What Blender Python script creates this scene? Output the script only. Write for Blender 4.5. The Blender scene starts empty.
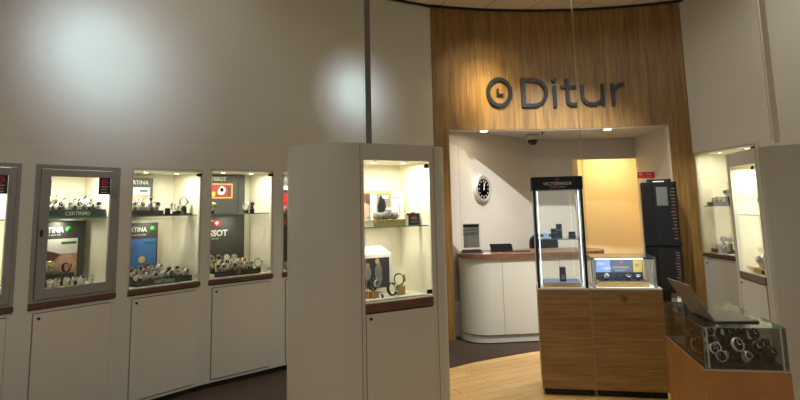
import bpy, bmesh, math, random
from mathutils import Vector, Matrix
random.seed(7)
PI = math.pi
C = bpy.data.collections.new('shop'); bpy.context.scene.collection.children.link(C)
sc = bpy.context.scene

# ------------------------------------------------------------------ materials
def lin(c):
    c = c/255.0
    return c/12.92 if c <= 0.04045 else ((c+0.055)/1.055)**2.4
def rgb(r, g, b): return (lin(r), lin(g), lin(b), 1)
MATS = {}
def mat(name, col, rough=0.5, metal=0.0, emit=None, estr=0.0, noise=0.0, nscale=8.0, coat=0.0, spec=0.5):
    if name in MATS: return MATS[name]
    m = bpy.data.materials.new(name); m.use_nodes = True
    nt = m.node_tree; b = nt.nodes['Principled BSDF']
    b.inputs['Base Color'].default_value = col
    b.inputs['Roughness'].default_value = rough
    b.inputs['Metallic'].default_value = metal
    b.inputs['Coat Weight'].default_value = coat
    b.inputs['Specular IOR Level'].default_value = spec
    if emit:
        b.inputs['Emission Color'].default_value = emit
        b.inputs['Emission Strength'].default_value = estr
    if noise:
        tc = nt.nodes.new('ShaderNodeTexCoord'); n = nt.nodes.new('ShaderNodeTexNoise')
        n.inputs['Scale'].default_value = nscale; n.inputs['Detail'].default_value = 4
        mx = nt.nodes.new('ShaderNodeMix'); mx.data_type = 'RGBA'
        mx.inputs[6].default_value = tuple(c*(1-noise) for c in col[:3])+(1,)
        mx.inputs[7].default_value = tuple(min(1, c*(1+noise)) for c in col[:3])+(1,)
        nt.links.new(tc.outputs['Object'], n.inputs['Vector']); nt.links.new(n.outputs['Fac'], mx.inputs[0])
        nt.links.new(mx.outputs[2], b.inputs['Base Color'])
    MATS[name] = m
    return m
def wood(name, dark, light, scale, rough=0.45, fine=3.0, coat=0.0, rot=(0, 0, 0)):
    m = bpy.data.materials.new(name); m.use_nodes = True; nt = m.node_tree; b = nt.nodes['Principled BSDF']
    tc = nt.nodes.new('ShaderNodeTexCoord'); mp = nt.nodes.new('ShaderNodeMapping'); mp.inputs['Scale'].default_value = scale
    mp.inputs['Rotation'].default_value = rot
    n1 = nt.nodes.new('ShaderNodeTexNoise'); n1.inputs['Scale'].default_value = 1.0; n1.inputs['Detail'].default_value = 5
    n1.inputs['Distortion'].default_value = 0.6
    n2 = nt.nodes.new('ShaderNodeTexNoise'); n2.inputs['Scale'].default_value = fine; n2.inputs['Detail'].default_value = 3
    ad = nt.nodes.new('ShaderNodeMath'); ad.operation = 'ADD'
    ml = nt.nodes.new('ShaderNodeMath'); ml.operation = 'MULTIPLY'; ml.inputs[1].default_value = 0.5
    cr = nt.nodes.new('ShaderNodeValToRGB'); cr.color_ramp.elements[0].position = 0.38; cr.color_ramp.elements[1].position = 0.62
    cr.color_ramp.elements[0].color = dark; cr.color_ramp.elements[1].color = light
    nt.links.new(tc.outputs['Object'], mp.inputs['Vector'])
    nt.links.new(mp.outputs[0], n1.inputs['Vector']); nt.links.new(mp.outputs[0], n2.inputs['Vector'])
    nt.links.new(n1.outputs['Fac'], ad.inputs[0]); nt.links.new(n2.outputs['Fac'], ad.inputs[1])
    nt.links.new(ad.outputs[0], ml.inputs[0]); nt.links.new(ml.outputs[0], cr.inputs[0])
    nt.links.new(cr.outputs[0], b.inputs['Base Color'])
    b.inputs['Roughness'].default_value = rough; b.inputs['Coat Weight'].default_value = coat
    MATS[name] = m
    return m
def glass_mat(name, tint, refl=1.0, rough=0.0):
    m = bpy.data.materials.new(name); m.use_nodes = True; nt = m.node_tree
    nt.nodes.remove(nt.nodes['Principled BSDF']); out = nt.nodes['Material Output']
    t = nt.nodes.new('ShaderNodeBsdfTransparent'); t.inputs[0].default_value = tint
    g = nt.nodes.new('ShaderNodeBsdfGlossy'); g.inputs['Roughness'].default_value = rough; g.inputs[0].default_value = (1, 1, 1, 1)
    f = nt.nodes.new('ShaderNodeFresnel'); f.inputs['IOR'].default_value = 1.45
    ml = nt.nodes.new('ShaderNodeMath'); ml.operation = 'MULTIPLY'; ml.inputs[1].default_value = refl; ml.use_clamp = True
    mx = nt.nodes.new('ShaderNodeMixShader')
    nt.links.new(f.outputs[0], ml.inputs[0]); nt.links.new(ml.outputs[0], mx.inputs[0])
    nt.links.new(t.outputs[0], mx.inputs[1]); nt.links.new(g.outputs[0], mx.inputs[2]); nt.links.new(mx.outputs[0], out.inputs[0])
    MATS[name] = m
    return m

WALL = mat('wall_paint', rgb(200, 199, 189), 0.42, noise=0.02, nscale=3)
DOORP = mat('door_lacquer', rgb(202, 200, 188), 0.34, noise=0.015, nscale=2)
PILL = mat('pillar_lacquer', rgb(186, 184, 172), 0.5)
LINING = mat('niche_lining', rgb(238, 234, 214), 0.5)
REAR = mat('rear_wall_paint', rgb(205, 200, 190), 0.6)
YELLOW = mat('passage_paint', rgb(238, 218, 168), 0.7)
GREYM = mat('grey_frame', rgb(140, 140, 138), 0.4, 0.25)
BEIGEM = mat('beige_frame', rgb(180, 172, 155), 0.45)
BLACK = mat('black_plastic', rgb(14, 13, 13), 0.5, spec=0.3)
BLACKG = mat('black_gloss', rgb(14, 14, 14), 0.16)
CHROME = mat('chrome', rgb(225, 225, 222), 0.28, 0.7)
STEEL = mat('brushed_steel', rgb(205, 203, 198), 0.38, 0.55)
GOLD = mat('gold', rgb(214, 174, 96), 0.28, 1.0)
GOLDB = mat('gold_block', rgb(214, 184, 110), 0.4, 0.5)
WHITE = mat('white_card', rgb(236, 234, 228), 0.5)
DGREEN = mat('dark_green_tray', rgb(38, 52, 46), 0.6)
DGREY = mat('dark_grey_board', rgb(62, 64, 60), 0.6)
CHAR = mat('charcoal', rgb(38, 38, 38), 0.7)
GREEN = mat('emblem_green', rgb(60, 170, 70), 0.5)
RED = mat('red', rgb(190, 30, 38), 0.5)
DRED = mat('dull_red', rgb(150, 50, 50), 0.5)
NAVY = mat('sign_slate', rgb(16, 24, 34), 0.3)
SILVER = mat('silver_print', rgb(205, 205, 200), 0.4)
BLUE = mat('picture_blue', rgb(70, 120, 190), 0.5)
LBLUE = mat('pale_blue_print', rgb(150, 172, 225), 0.4)
BLUEG = mat('ice_blue_print', rgb(190, 205, 240), 0.4)
YEL = mat('yellow_print', rgb(225, 190, 90), 0.5)
TAN = mat('tan_print', rgb(190, 150, 110), 0.5)
PINK = mat('skin_print', rgb(214, 170, 150), 0.5)
DIALW = mat('dial_white', rgb(235, 235, 228), 0.3)
DIALK = mat('dial_black', rgb(20, 20, 22), 0.2)
DIALB = mat('dial_blue', rgb(40, 70, 120), 0.2)
BROWN = mat('brown_leather', rgb(92, 60, 42), 0.6)
BRNTRAY = mat('brown_tray', rgb(70, 54, 46), 0.5)
OLIVE = mat('olive_box', rgb(140, 130, 70), 0.5)
GCLOTH = mat('grey_cushion', rgb(130, 126, 124), 0.8)
CARPET = mat('brown_carpet', rgb(62, 47, 36), 0.9, noise=0.25, nscale=180)
CEIL = None
HEADER = wood('oak_panelling', rgb(106, 76, 30), rgb(148, 114, 58), (20, 20, 0.9), 0.42, 3.2)
COUNTER = wood('walnut_laminate', rgb(130, 98, 54), rgb(162, 128, 78), (1.5, 1.5, 26), 0.45, 2.5)
LOWCASE = wood('orange_wood', rgb(148, 102, 50), rgb(162, 114, 60), (4, 4, 8), 0.45, 2.0)
LEDGE = wood('dark_ledge', rgb(78, 50, 32), rgb(102, 66, 42), (3, 10, 20), 0.35, 2.0)
DESKTOP = wood('desk_walnut', rgb(96, 68, 48), rgb(128, 94, 68), (3, 18, 10), 0.35, 2.0)
LTRAY = wood('light_oak', rgb(196, 150, 84), rgb(222, 180, 110), (4, 20, 20), 0.45, 2.0)
GLASS = glass_mat('clear_glass', (0.97, 0.98, 0.97, 1), 0.9)
GLASSD = glass_mat('door_glass', (0.97, 0.98, 0.96, 1), 0.6)
PANE = glass_mat('shopfront_glass', (0.985, 0.99, 0.985, 1), 0.12)
GEDGE = mat('glass_edge', rgb(92, 138, 122), 0.15, coat=0.5)
LAMPW = mat('lamp_warm', (1, 1, 1, 1), 0.5, emit=(1, 0.86, 0.62, 1), estr=14)
LAMPC = mat('led_cool', (1, 1, 1, 1), 0.5, emit=(0.8, 0.9, 1, 1), estr=1.9)
RING = mat('lamp_ring', rgb(225, 222, 215), 0.5)

def floor_mat():
    m = bpy.data.materials.new('oak_planks'); m.use_nodes = True; nt = m.node_tree; b = nt.nodes['Principled BSDF']
    tc = nt.nodes.new('ShaderNodeTexCoord'); mp = nt.nodes.new('ShaderNodeMapping'); mp.inputs['Rotation'].default_value = (0, 0, math.radians(-28))
    br = nt.nodes.new('ShaderNodeTexBrick'); br.inputs['Scale'].default_value = 1.0
    br.inputs['Brick Width'].default_value = 1.1; br.inputs['Row Height'].default_value = 0.13
    br.inputs['Mortar Size'].default_value = 0.0025; br.inputs['Color1'].default_value = rgb(232, 194, 130); br.inputs['Color2'].default_value = rgb(212, 170, 108)
    br.inputs['Mortar'].default_value = rgb(120, 86, 52); br.offset = 0.37
    mp2 = nt.nodes.new('ShaderNodeMapping'); mp2.inputs['Scale'].default_value = (3, 40, 1)
    n = nt.nodes.new('ShaderNodeTexNoise'); n.inputs['Scale'].default_value = 1.2; n.inputs['Detail'].default_value = 5
    mx = nt.nodes.new('ShaderNodeMix'); mx.data_type = 'RGBA'; mx.blend_type = 'MULTIPLY'; mx.inputs[0].default_value = 0.55
    cr = nt.nodes.new('ShaderNodeValToRGB'); cr.color_ramp.elements[0].color = (0.62, 0.55, 0.48, 1); cr.color_ramp.elements[1].color = (1, 1, 1, 1)
    cr.color_ramp.elements[0].position = 0.3; cr.color_ramp.elements[1].position = 0.65
    nt.links.new(tc.outputs['Object'], mp.inputs[0]); nt.links.new(mp.outputs[0], br.inputs['Vector'])
    nt.links.new(mp.outputs[0], mp2.inputs[0]); nt.links.new(mp2.outputs[0], n.inputs['Vector']); nt.links.new(n.outputs['Fac'], cr.inputs[0])
    nt.links.new(br.outputs['Color'], mx.inputs[6]); nt.links.new(cr.outputs[0], mx.inputs[7]); nt.links.new(mx.outputs[2], b.inputs['Base Color'])
    b.inputs['Roughness'].default_value = 0.38
    return m
PLANKS = floor_mat()
def ceil_mat():
    m = bpy.data.materials.new('ceiling_tiles'); m.use_nodes = True; nt = m.node_tree; b = nt.nodes['Principled BSDF']
    tc = nt.nodes.new('ShaderNodeTexCoord'); mp = nt.nodes.new('ShaderNodeMapping'); mp.inputs['Rotation'].default_value = (0, 0, math.radians(-20))
    br = nt.nodes.new('ShaderNodeTexBrick'); br.inputs['Scale'].default_value = 1.0; br.offset = 0.0
    br.inputs['Brick Width'].default_value = 0.6; br.inputs['Row Height'].default_value = 0.6; br.inputs['Mortar Size'].default_value = 0.008
    br.inputs['Color1'].default_value = rgb(232, 220, 196); br.inputs['Color2'].default_value = rgb(226, 214, 190); br.inputs['Mortar'].default_value = rgb(170, 156, 130)
    nt.links.new(tc.outputs['Object'], mp.inputs[0]); nt.links.new(mp.outputs[0], br.inputs['Vector']); nt.links.new(br.outputs['Color'], b.inputs['Base Color'])
    b.inputs['Roughness'].default_value = 0.9
    return m
CEIL = ceil_mat()

# ------------------------------------------------------------------ mesh building
class MB:
    def __init__(s): s.v = []; s.f = []; s.m = []; s.mats = []; s.T = Matrix.Identity(4); s.sm = []
    def mi(s, m):
        if m not in s.mats: s.mats.append(m)
        return s.mats.index(m)
    def add(s, vs, fs, m, smooth=False):
        o = len(s.v); s.v += [tuple(s.T @ Vector(v)) for v in vs]
        for f in fs: s.f.append(tuple(i+o for i in f)); s.m.append(s.mi(m)); s.sm.append(smooth)
        return s
    def box(s, x0, x1, y0, y1, z0, z1, m, edge=None):
        vs = [(x0,y0,z0),(x1,y0,z0),(x1,y1,z0),(x0,y1,z0),(x0,y0,z1),(x1,y0,z1),(x1,y1,z1),(x0,y1,z1)]
        fs = [(0,3,2,1),(4,5,6,7),(0,1,5,4),(1,2,6,5),(2,3,7,6),(3,0,4,7)]
        if edge is None: return s.add(vs, fs, m)
        d = (x1-x0, y1-y0, z1-z0); k = d.index(min(d))
        big = {2:(0,1), 1:(2,4), 0:(3,5)}[k]
        o = len(s.v); s.v += [tuple(s.T @ Vector(v)) for v in vs]
        for i, f in enumerate(fs):
            s.f.append(tuple(q+o for q in f)); s.m.append(s.mi(m if i in big else edge)); s.sm.append(False)
        return s
    def lathe(s, prof, m, c=(0,0,0), axis='z', n=20, smooth=True, cap=True):
        vs = []; fs = []
        for r, h in prof:
            for k in range(n):
                a = 2*PI*k/n; p = (r*math.cos(a), r*math.sin(a), h)
                if axis == 'y': p = (p[0], p[2], p[1])
                if axis == 'x': p = (p[2], p[0], p[1])
                vs.append((p[0]+c[0], p[1]+c[1], p[2]+c[2]))
        L = len(prof)
        for i in range(L-1):
            for k in range(n): fs.append((i*n+k, i*n+(k+1)%n, (i+1)*n+(k+1)%n, (i+1)*n+k))
        if cap and prof[0][0] > 1e-5: fs.append(tuple(range(n))[::-1])
        if cap and prof[-1][0] > 1e-5: fs.append(tuple((L-1)*n+k for k in range(n)))
        return s.add(vs, fs, m, smooth)
    def cyl(s, r, z0, z1, m, c=(0,0,0), axis='z', n=20): return s.lathe([(r, z0), (r, z1)], m, c, axis, n, False)
    def prism(s, pts, z0, z1, m, side=None):
        n = len(pts); vs = [(x, y, z0) for x, y in pts]+[(x, y, z1) for x, y in pts]
        s.add(vs, [tuple(range(n))[::-1], tuple(range(n, 2*n))], m)
        return s.add(vs, [(i, (i+1) % n, n+(i+1) % n, n+i) for i in range(n)], side or m)
    def strip(s, path, hw, d0, d1, m, normal='y'):
        # ribbon of width 2*hw along a 2D path (x,z), thickness between y=d0 and y=d1
        n = len(path); L = []; R = []
        for i in range(n):
            a = Vector(path[max(i-1, 0)]); b = Vector(path[min(i+1, n-1)]); t = (b-a).normalized(); nn = Vector((-t.y, t.x)); p = Vector(path[i])
            L.append(p+nn*hw); R.append(p-nn*hw)
        vs = []; fs = []
        for q in range(n):
            for P, d in ((L[q], d0), (R[q], d0), (R[q], d1), (L[q], d1)): vs.append((P.x, d, P.y))
        for q in range(n-1):
            for k in range(4): fs.append((4*q+k, 4*q+(k+1) % 4, 4*q+4+(k+1) % 4, 4*q+4+k))
        fs += [(0,1,2,3), (4*n-1, 4*n-2, 4*n-3, 4*n-4)]
        return s.add(vs, fs, m)
    def tube(s, path, r, m, n=8):
        pts = [Vector(p) for p in path]; vs = []; fs = []
        for i, p in enumerate(pts):
            t = (pts[min(i+1, len(pts)-1)]-pts[max(i-1, 0)]).normalized()
            a = t.cross(Vector((0, 0, 1))); a = a.normalized() if a.length > 1e-3 else Vector((1, 0, 0)); b = t.cross(a)
            for k in range(n): q = 2*PI*k/n; vs.append(tuple(p+a*math.cos(q)*r+b*math.sin(q)*r))
        for i in range(len(pts)-1):
            for k in range(n): fs.append((i*n+k, i*n+(k+1) % n, (i+1)*n+(k+1) % n, (i+1)*n+k))
        fs += [tuple(range(n))[::-1], tuple((len(pts)-1)*n+k for k in range(n))]
        return s.add(vs, fs, m, True)
    def mesh(s, name):
        me = bpy.data.meshes.new(name); me.from_pydata(s.v, [], s.f)
        for m in s.mats: me.materials.append(m)
        me.polygons.foreach_set('material_index', s.m); me.polygons.foreach_set('use_smooth', s.sm)
        bm = bmesh.new(); bm.from_mesh(me); bmesh.ops.recalc_face_normals(bm, faces=bm.faces); bm.to_mesh(me); bm.free()
        me.update(); return me
    def build(s, name, parent=None, bevel=0.0, label=None):
        o = bpy.data.objects.new(name, s.mesh(name)); C.objects.link(o)
        if parent: o.parent = parent
        if bevel:
            b = o.modifiers.new('bevel', 'BEVEL'); b.width = bevel; b.segments = 2; b.limit_method = 'ANGLE'; b.angle_limit = math.radians(40)
        if label: o['label'] = label
        return o
def thing(name, label, cat, loc=(0,0,0), rz=0, group=None, rx=0):
    o = bpy.data.objects.new(name, None); C.objects.link(o); o.empty_display_size = 0.05
    o.location = loc; o.rotation_euler = (rx, 0, rz); o['label'] = label; o['category'] = cat
    if group: o['group'] = group
    return o
def tag(o, label, cat, group=None):
    o['label'] = label; o['category'] = cat
    if group: o['group'] = group
    return o
def struct(o): o['kind'] = 'structure'; return o
def text(body, size, m, parent=None, loc=(0,0,0), rot=(PI/2,0,0), name='lettering', ext=0.001, xs=1.0, align='LEFT', off=0.0, sp=1.0):
    cu = bpy.data.curves.new('t', 'FONT'); cu.body = body; cu.size = size; cu.extrude = ext; cu.align_x = align; cu.resolution_u = 3; cu.offset = off; cu.space_character = sp
    t = bpy.data.objects.new('t', cu); C.objects.link(t)
    dg = bpy.context.evaluated_depsgraph_get(); me = bpy.data.meshes.new_from_object(t.evaluated_get(dg)); bpy.data.objects.remove(t)
    me.transform(Matrix.Translation(loc) @ Matrix.Rotation(rot[2], 4, 'Z') @ Matrix.Rotation(rot[0], 4, 'X') @ Matrix.Diagonal((xs, 1, 1, 1)))
    me.materials.clear(); me.materials.append(m)
    o = bpy.data.objects.new(name, me); C.objects.link(o)
    if parent: o.parent = parent
    return o
class Frame:
    def __init__(s, A, B):
        s.A = Vector((A[0], A[1], 0)); s.B = Vector((B[0], B[1], 0)); d = s.B-s.A; s.w = d.length; s.rz = math.atan2(d.y, d.x)
        s.d = d.normalized(); s.n = Vector((-s.d.y, s.d.x, 0))
    def p(s, x, y, z): v = s.A+s.d*x+s.n*y; return (v.x, v.y, z)
def light(kind, name, loc, energy, col=(1,1,1), size=0.1, aim=None, **k):
    l = bpy.data.lights.new(name, kind); l.energy = energy; l.color = col
    if kind == 'AREA':
        l.shape = k.get('shape', 'DISK'); l.size = size
        if 'size_y' in k: l.size_y = k['size_y']
        if 'spread' in k: l.spread = k['spread']
    else: l.shadow_soft_size = size
    if kind == 'SPOT': l.spot_size = k.get('cone', 1.0); l.spot_blend = k.get('blend', 1.0)
    o = bpy.data.objects.new(name, l); C.objects.link(o); o.location = loc
    if aim is not None: o.rotation_euler = (Vector(aim)-Vector(loc)).to_track_quat('-Z', 'Y').to_euler()
    o['kind'] = 'helper'
    return o
WARM = (1.0, 0.83, 0.58); CREAM = (1.0, 0.93, 0.77); COOL = (0.74, 0.86, 1.0)

# ------------------------------------------------------------------ floor, ceiling
H = 4.2
m = MB(); m.box(-7, 7, -3, 12, -0.05, 0, PLANKS); struct(m.build('floor'))
m = MB(); m.box(-7, 7, -3, 12, H, H+0.05, CEIL); struct(m.build('ceiling'))

# plan of the left wall, facet by facet
U = [Frame((-3.13, 3.65), (-2.76, 4.20)), Frame((-2.70, 4.27), (-2.34, 4.82)), Frame((-2.28, 4.90), (-1.87, 5.44)),
     Frame((-1.81, 5.50), (-1.32, 5.98)), Frame((-1.24, 6.06), (-0.73, 6.48))]
def facet(mb, a, b, z0, z1, m, th=0.05):
    f = Frame(a, b); pts = [f.p(-0.0, 0, 0)[:2], f.p(f.w, 0, 0)[:2], f.p(f.w, th, 0)[:2], f.p(0, th, 0)[:2]]
    mb.prism(pts, z0, z1, m)
TOPL = 2.03
m = MB()
facet(m, (-4.2, 1.6), (-3.17, 3.58), 0, H, WALL)
last = (-3.17, 3.58)
for u in U:
    a = (u.A.x, u.A.y); b = (u.B.x, u.B.y)
    facet(m, a, b, {0: 1.985, 1: 1.985, 2: 2.0, 3: 2.02, 4: TOPL-0.001}[U.index(u)], TOPL, WALL); facet(m, last, a, 0.06, TOPL, WALL); mid = Frame(last, a); facet(m, mid.p(0, 0.04, 0)[:2], mid.p(mid.w, 0.04, 0)[:2], 0, 0.06, CHAR); last = b
facet(m, last, (-0.15, 6.90), 0, TOPL, WALL); facet(m, (-0.15, 6.90), (0.43, 7.235), 0, TOPL, WALL)
def sheet(mb, pts, z0, z1, m, side=1, th=0.05):
    P = []
    for i, p in enumerate(pts):
        a = Vector(pts[max(i-1, 0)]); b = Vector(pts[min(i+1, len(pts)-1)]); t = (b-a).normalized(); nn = Vector((-t.y, t.x))*th*side
        P.append((p, (p[0]+nn.x, p[1]+nn.y)))
    n = len(P); vs = []
    for f_, k_ in P: vs += [(f_[0], f_[1], z0), (f_[0], f_[1], z1)]
    mb.add(vs, [(2*i, 2*i+2, 2*i+3, 2*i+1) for i in range(n-1)], m, True)
    vs = []
    for f_, k_ in P: vs += [(f_[0], f_[1], z0), (f_[0], f_[1], z1), (k_[0], k_[1], z0), (k_[0], k_[1], z1)]
    mb.add(vs, [q for i in range(n-1) for q in ((4*i+2, 4*i+3, 4*i+7, 4*i+6), (4*i, 4*i+4, 4*i+6, 4*i+2), (4*i+1, 4*i+3, 4*i+7, 4*i+5))]+[(0, 1, 3, 2), (4*n-4, 4*n-3, 4*n-1, 4*n-2)], m)
LP = [(-3.17, 3.58)]
for u in U: LP += [(u.A.x, u.A.y), (u.B.x, u.B.y)]
LP += [(-0.15, 6.90), (0.43, 7.235)]
sheet(m, LP, TOPL, H, WALL)
struct(m.build('wall_left'))
RU = Frame((3.69, 7.24), (3.785, 6.14)); TOPR = 2.21
m = MB()
RP = [(3.67, 7.24), (3.69, 7.24), (3.785, 6.14), (3.84, 5.5), (3.84, 4.6), (3.70, 3.6), (3.4, 2.8)]
sheet(m, RP, TOPR, H, WALL)
sheet(m, RP[2:], 0, TOPR, WALL)
struct(m.build('wall_right'))

# carpet along the walls and behind the portal
def arcpts(pts, n=8):
    out = []
    P = [Vector(p) for p in pts]
    for i in range(len(P)-1):
        p0 = P[max(i-1, 0)]; p1 = P[i]; p2 = P[i+1]; p3 = P[min(i+2, len(P)-1)]
        for k in range(n):
            t = k/n
            out.append(tuple(0.5*((2*p1)+(-p0+p2)*t+(2*p0-5*p1+4*p2-p3)*t*t+(-p0+3*p1-3*p2+p3)*t*t*t)))
    out.append(tuple(P[-1])); return out
edge = arcpts([(-2.9, 2.2), (-2.1, 3.6), (-1.15, 4.75), (-0.4, 5.5), (0.42, 6.04), (0.78, 6.30), (1.47, 6.66), (2.2, 6.85), (2.9, 6.8), (3.3, 6.2), (3.4, 5.2), (3.2, 4.2)])
m = MB()
outer = [(-4.2, 1.9), (-3.2, 3.6), (-2.3, 5.0), (-1.2, 6.15), (0.4, 7.3), (1.0, 10.9), (3.4, 10.9), (3.7, 7.3), (3.8, 5.8), (3.2, 4.2)]
m.prism(edge+outer[::-1][1:], 0.0, 0.006, CARPET)
struct(m.build('floor_carpet'))

# portal: curved oak panelling with the opening into the rear room
PCX, PCY, PR_ = 2.094, 2.477, 5.023
def parc(x, off=0.0):
    a = math.asin((x-PCX)/PR_); return (PCX+(PR_+off)*math.sin(a), PCY+(PR_+off)*math.cos(a), -a)
def arcwall(mb, x0, x1, z0, z1, m, d0=0.0, d1=0.16, n=24):
    fr = [parc(x0+(x1-x0)*i/n, d0)[:2] for i in range(n+1)]; bk = [parc(x0+(x1-x0)*i/n, d1)[:2] for i in range(n+1)]
    vs = [(x, y, z0) for x, y in fr]+[(x, y, z1) for x, y in fr]+[(x, y, z0) for x, y in bk]+[(x, y, z1) for x, y in bk]
    q = n+1; fs = []
    for i in range(n):
        fs += [(i, i+1, q+i+1, q+i), (2*q+i, 3*q+i, 3*q+i+1, 2*q+i+1), (i, 2*q+i, 2*q+i+1, i+1), (q+i, q+i+1, 3*q+i+1, 3*q+i)]
    fs += [(0, q, 3*q, 2*q), (n, 2*q+n, 3*q+n, q+n)]
    mb.add(vs, fs, m)
ZP = 2.58
m = MB(); arcwall(m, 0.43, 3.68, ZP, H, HEADER); arcwall(m, 0.43, 0.62, 0, ZP, HEADER, n=3); arcwall(m, 3.43, 3.68, 0, ZP, HEADER, n=3)
struct(m.build('wall_portal'))
m = MB(); arcwall(m, 0.625, 3.425, ZP-0.012, ZP+0.0, REAR, 0.015, 0.16); arcwall(m, 3.420, 3.43, 0, ZP-0.012, REAR, 0.015, 0.16, 2)
struct(m.build('trim_1'))
# black trim under the ceiling
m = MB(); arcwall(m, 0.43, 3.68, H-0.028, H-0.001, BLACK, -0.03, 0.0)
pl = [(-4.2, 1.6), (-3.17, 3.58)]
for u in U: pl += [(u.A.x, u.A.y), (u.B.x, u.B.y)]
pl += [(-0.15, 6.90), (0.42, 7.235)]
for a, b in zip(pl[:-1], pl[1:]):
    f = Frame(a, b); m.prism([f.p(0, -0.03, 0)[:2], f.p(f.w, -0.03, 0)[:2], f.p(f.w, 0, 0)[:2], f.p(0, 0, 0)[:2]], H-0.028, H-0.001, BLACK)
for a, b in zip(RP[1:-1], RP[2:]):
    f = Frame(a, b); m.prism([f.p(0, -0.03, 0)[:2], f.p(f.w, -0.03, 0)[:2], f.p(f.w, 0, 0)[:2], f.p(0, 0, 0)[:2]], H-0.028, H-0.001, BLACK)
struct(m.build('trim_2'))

# rear room
m = MB(); facet(m, (0.60, 7.44), (2.05, 9.0), 0, 2.62, REAR, 0.08); struct(m.build('wall_rear_left'))
m = MB(); m.box(2.05, 2.67, 9.0, 9.1, 0, 2.62, REAR); m.box(2.67, 3.66, 9.0, 9.08, 2.29, 2.62, REAR); struct(m.build('wall_rear'))
m = MB(); facet(m, (3.66, 9.0), (3.60, 7.42), 0, 2.62, REAR, 0.05); struct(m.build('wall_rear_right'))
m = MB(); m.prism([(0.5, 7.45)]+[parc(0.6+2.9*i/12, 0.15)[:2] for i in range(13)]+[(3.75, 7.45), (3.75, 9.1), (2.0, 9.1)], 2.61, 2.66, REAR); struct(m.build('ceiling_rear'))
m = MB(); facet(m, (2.67, 9.1), (2.80, 9.16), 0, 2.62, YELLOW, 0.05); facet(m, (2.80, 9.16), (3.04, 10.0), 0, 2.62, YELLOW, 0.05); facet(m, (3.04, 10.0), (4.6, 10.0), 0, 2.62, YELLOW, 0.05)
m.box(4.6, 4.65, 9.1, 10.05, 0, 2.62, YELLOW); m.box(3.72, 4.6, 9.08, 9.13, 0, 2.62, YELLOW); m.prism([(2.67, 9.10), (2.95, 10.05), (4.65, 10.05), (4.65, 9.08)], 2.62, 2.66, YELLOW)
struct(m.build('wall_passage'))

# ------------------------------------------------------------------ shopfront glazing (four panes hung in line with the pillars)
def pane(n, A, B, poly):
    f = Frame(A, B); mb = MB(); P = poly(f.w)
    th = 0.004
    vs = [f.p(x, -th, z) for x, z in P]+[f.p(x, th, z) for x, z in P]; k = len(P)
    mb.add(vs, [tuple(range(k))], PANE); mb.add(vs, [tuple(range(k, 2*k))[::-1]], PANE)
    mb.add(vs, [(i, (i+1) % k, k+(i+1) % k, k+i) for i in range(k)], SEAMM)
    struct(mb.build('window_%d' % n)); return f
SEAMM = mat('pane_edge', rgb(156, 150, 122), 0.3)
SEAMM.node_tree.nodes['Principled BSDF'].inputs['Alpha'].default_value = 0.8
ZG = 2.085
pane(1, (-3.09, 3.57), (-0.275, 4.395), lambda w: [(0, ZG), (w, ZG), (w, H), (0, H)])
pane(2, (-0.205, 4.415), (1.438, 4.60), lambda w: [(0, ZG), (0.66, ZG), (0.66, 0.01), (w, 0.01), (w, H), (0, H)])
pane(3, (1.446, 4.60), (3.045, 4.715), lambda w: [(0, 0.01), (w-0.12, 0.01), (w-0.12, ZG), (w, ZG), (w, H), (0, H)])
pane(4, (3.115, 4.72), (3.83, 4.76), lambda w: [(0, ZG), (w, ZG), (w, H), (0, H)])
GAPL = mat('pale_gap_grey', rgb(222, 220, 206), 0.4)
GAPG = mat('gap_grey', rgb(112, 112, 104), 0.5, 0.2)
for k, (x, y) in enumerate(((-0.24, 4.405), (3.08, 4.718))):
    mb = MB(); mb.box(x-0.022, x+0.022, y-0.012, y+0.012, 2.06, H, GAPG if k == 0 else GAPL); struct(mb.build('trim_%d' % (3+k)))  # opaque strips added in place of the reflection-free gaps between panes

# ------------------------------------------------------------------ wall display cabinets
def downlights(root, pts, z, e):
    for (x, y) in pts:
        mb = MB(); mb.lathe([(0.026, z-0.006), (0.026, z)], RING, (x, y, 0), n=20); mb.lathe([(0.018, z-0.008), (0.018, z-0.0062)], LAMPW, (x, y, 0), n=20)
        mb.build('downlight', root)
def niche_lights(f, pts, z, e, col=CREAM):
    for (x, y) in pts:
        p = f.p(x, y, z-0.015)
        light('AREA', 'downlight_lamp', p, e, col, 0.05, aim=(p[0], p[1], 0))
def handle_lock(mb, x, z, y=-0.012): mb.cyl(0.010, y-0.004, y+0.002, BLACK, (x, 0, z), 'y', 12)
def niche(mb, x0, x1, z0, z1, y0, D, m):
    t = 0.012
    mb.box(x0-t, x0, y0, D, z0, z1, m); mb.box(x1, x1+t, y0, D, z0, z1, m); mb.box(x0-t, x1+t, D, D+t, z0-t, z1+t, m)
    mb.box(x0-t, x1+t, y0, D, z1, z1+t, m); mb.box(x0-t, x1+t, y0, D, z0-t, z0, m)
def sticker(root, x0, x1, z0, z1, y):
    mb = MB(); mb.box(x0, x1, y-0.001, y, z0, z1, CHAR)
    cx = (x0+x1)/2; mb.cyl(0.026, y-0.002, y-0.001, RED, (cx, 0, z1-0.035), 'y', 20); mb.cyl(0.018, y-0.0025, y-0.002, CHAR, (cx, 0, z1-0.035), 'y', 16)
    mb.box(cx-0.014, cx+0.014, y-0.003, y-0.0025, z1-0.040, z1-0.030, RED)
    for k in range(5): mb.box(cx-0.03+0.004*(k % 2), cx+0.03-0.004*(k % 3), y-0.002, y-0.001, z1-0.075-k*0.011, z1-0.071-k*0.011, DRED if k % 2 else SILVER)
    mb.build('notice_sticker', root)
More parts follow.
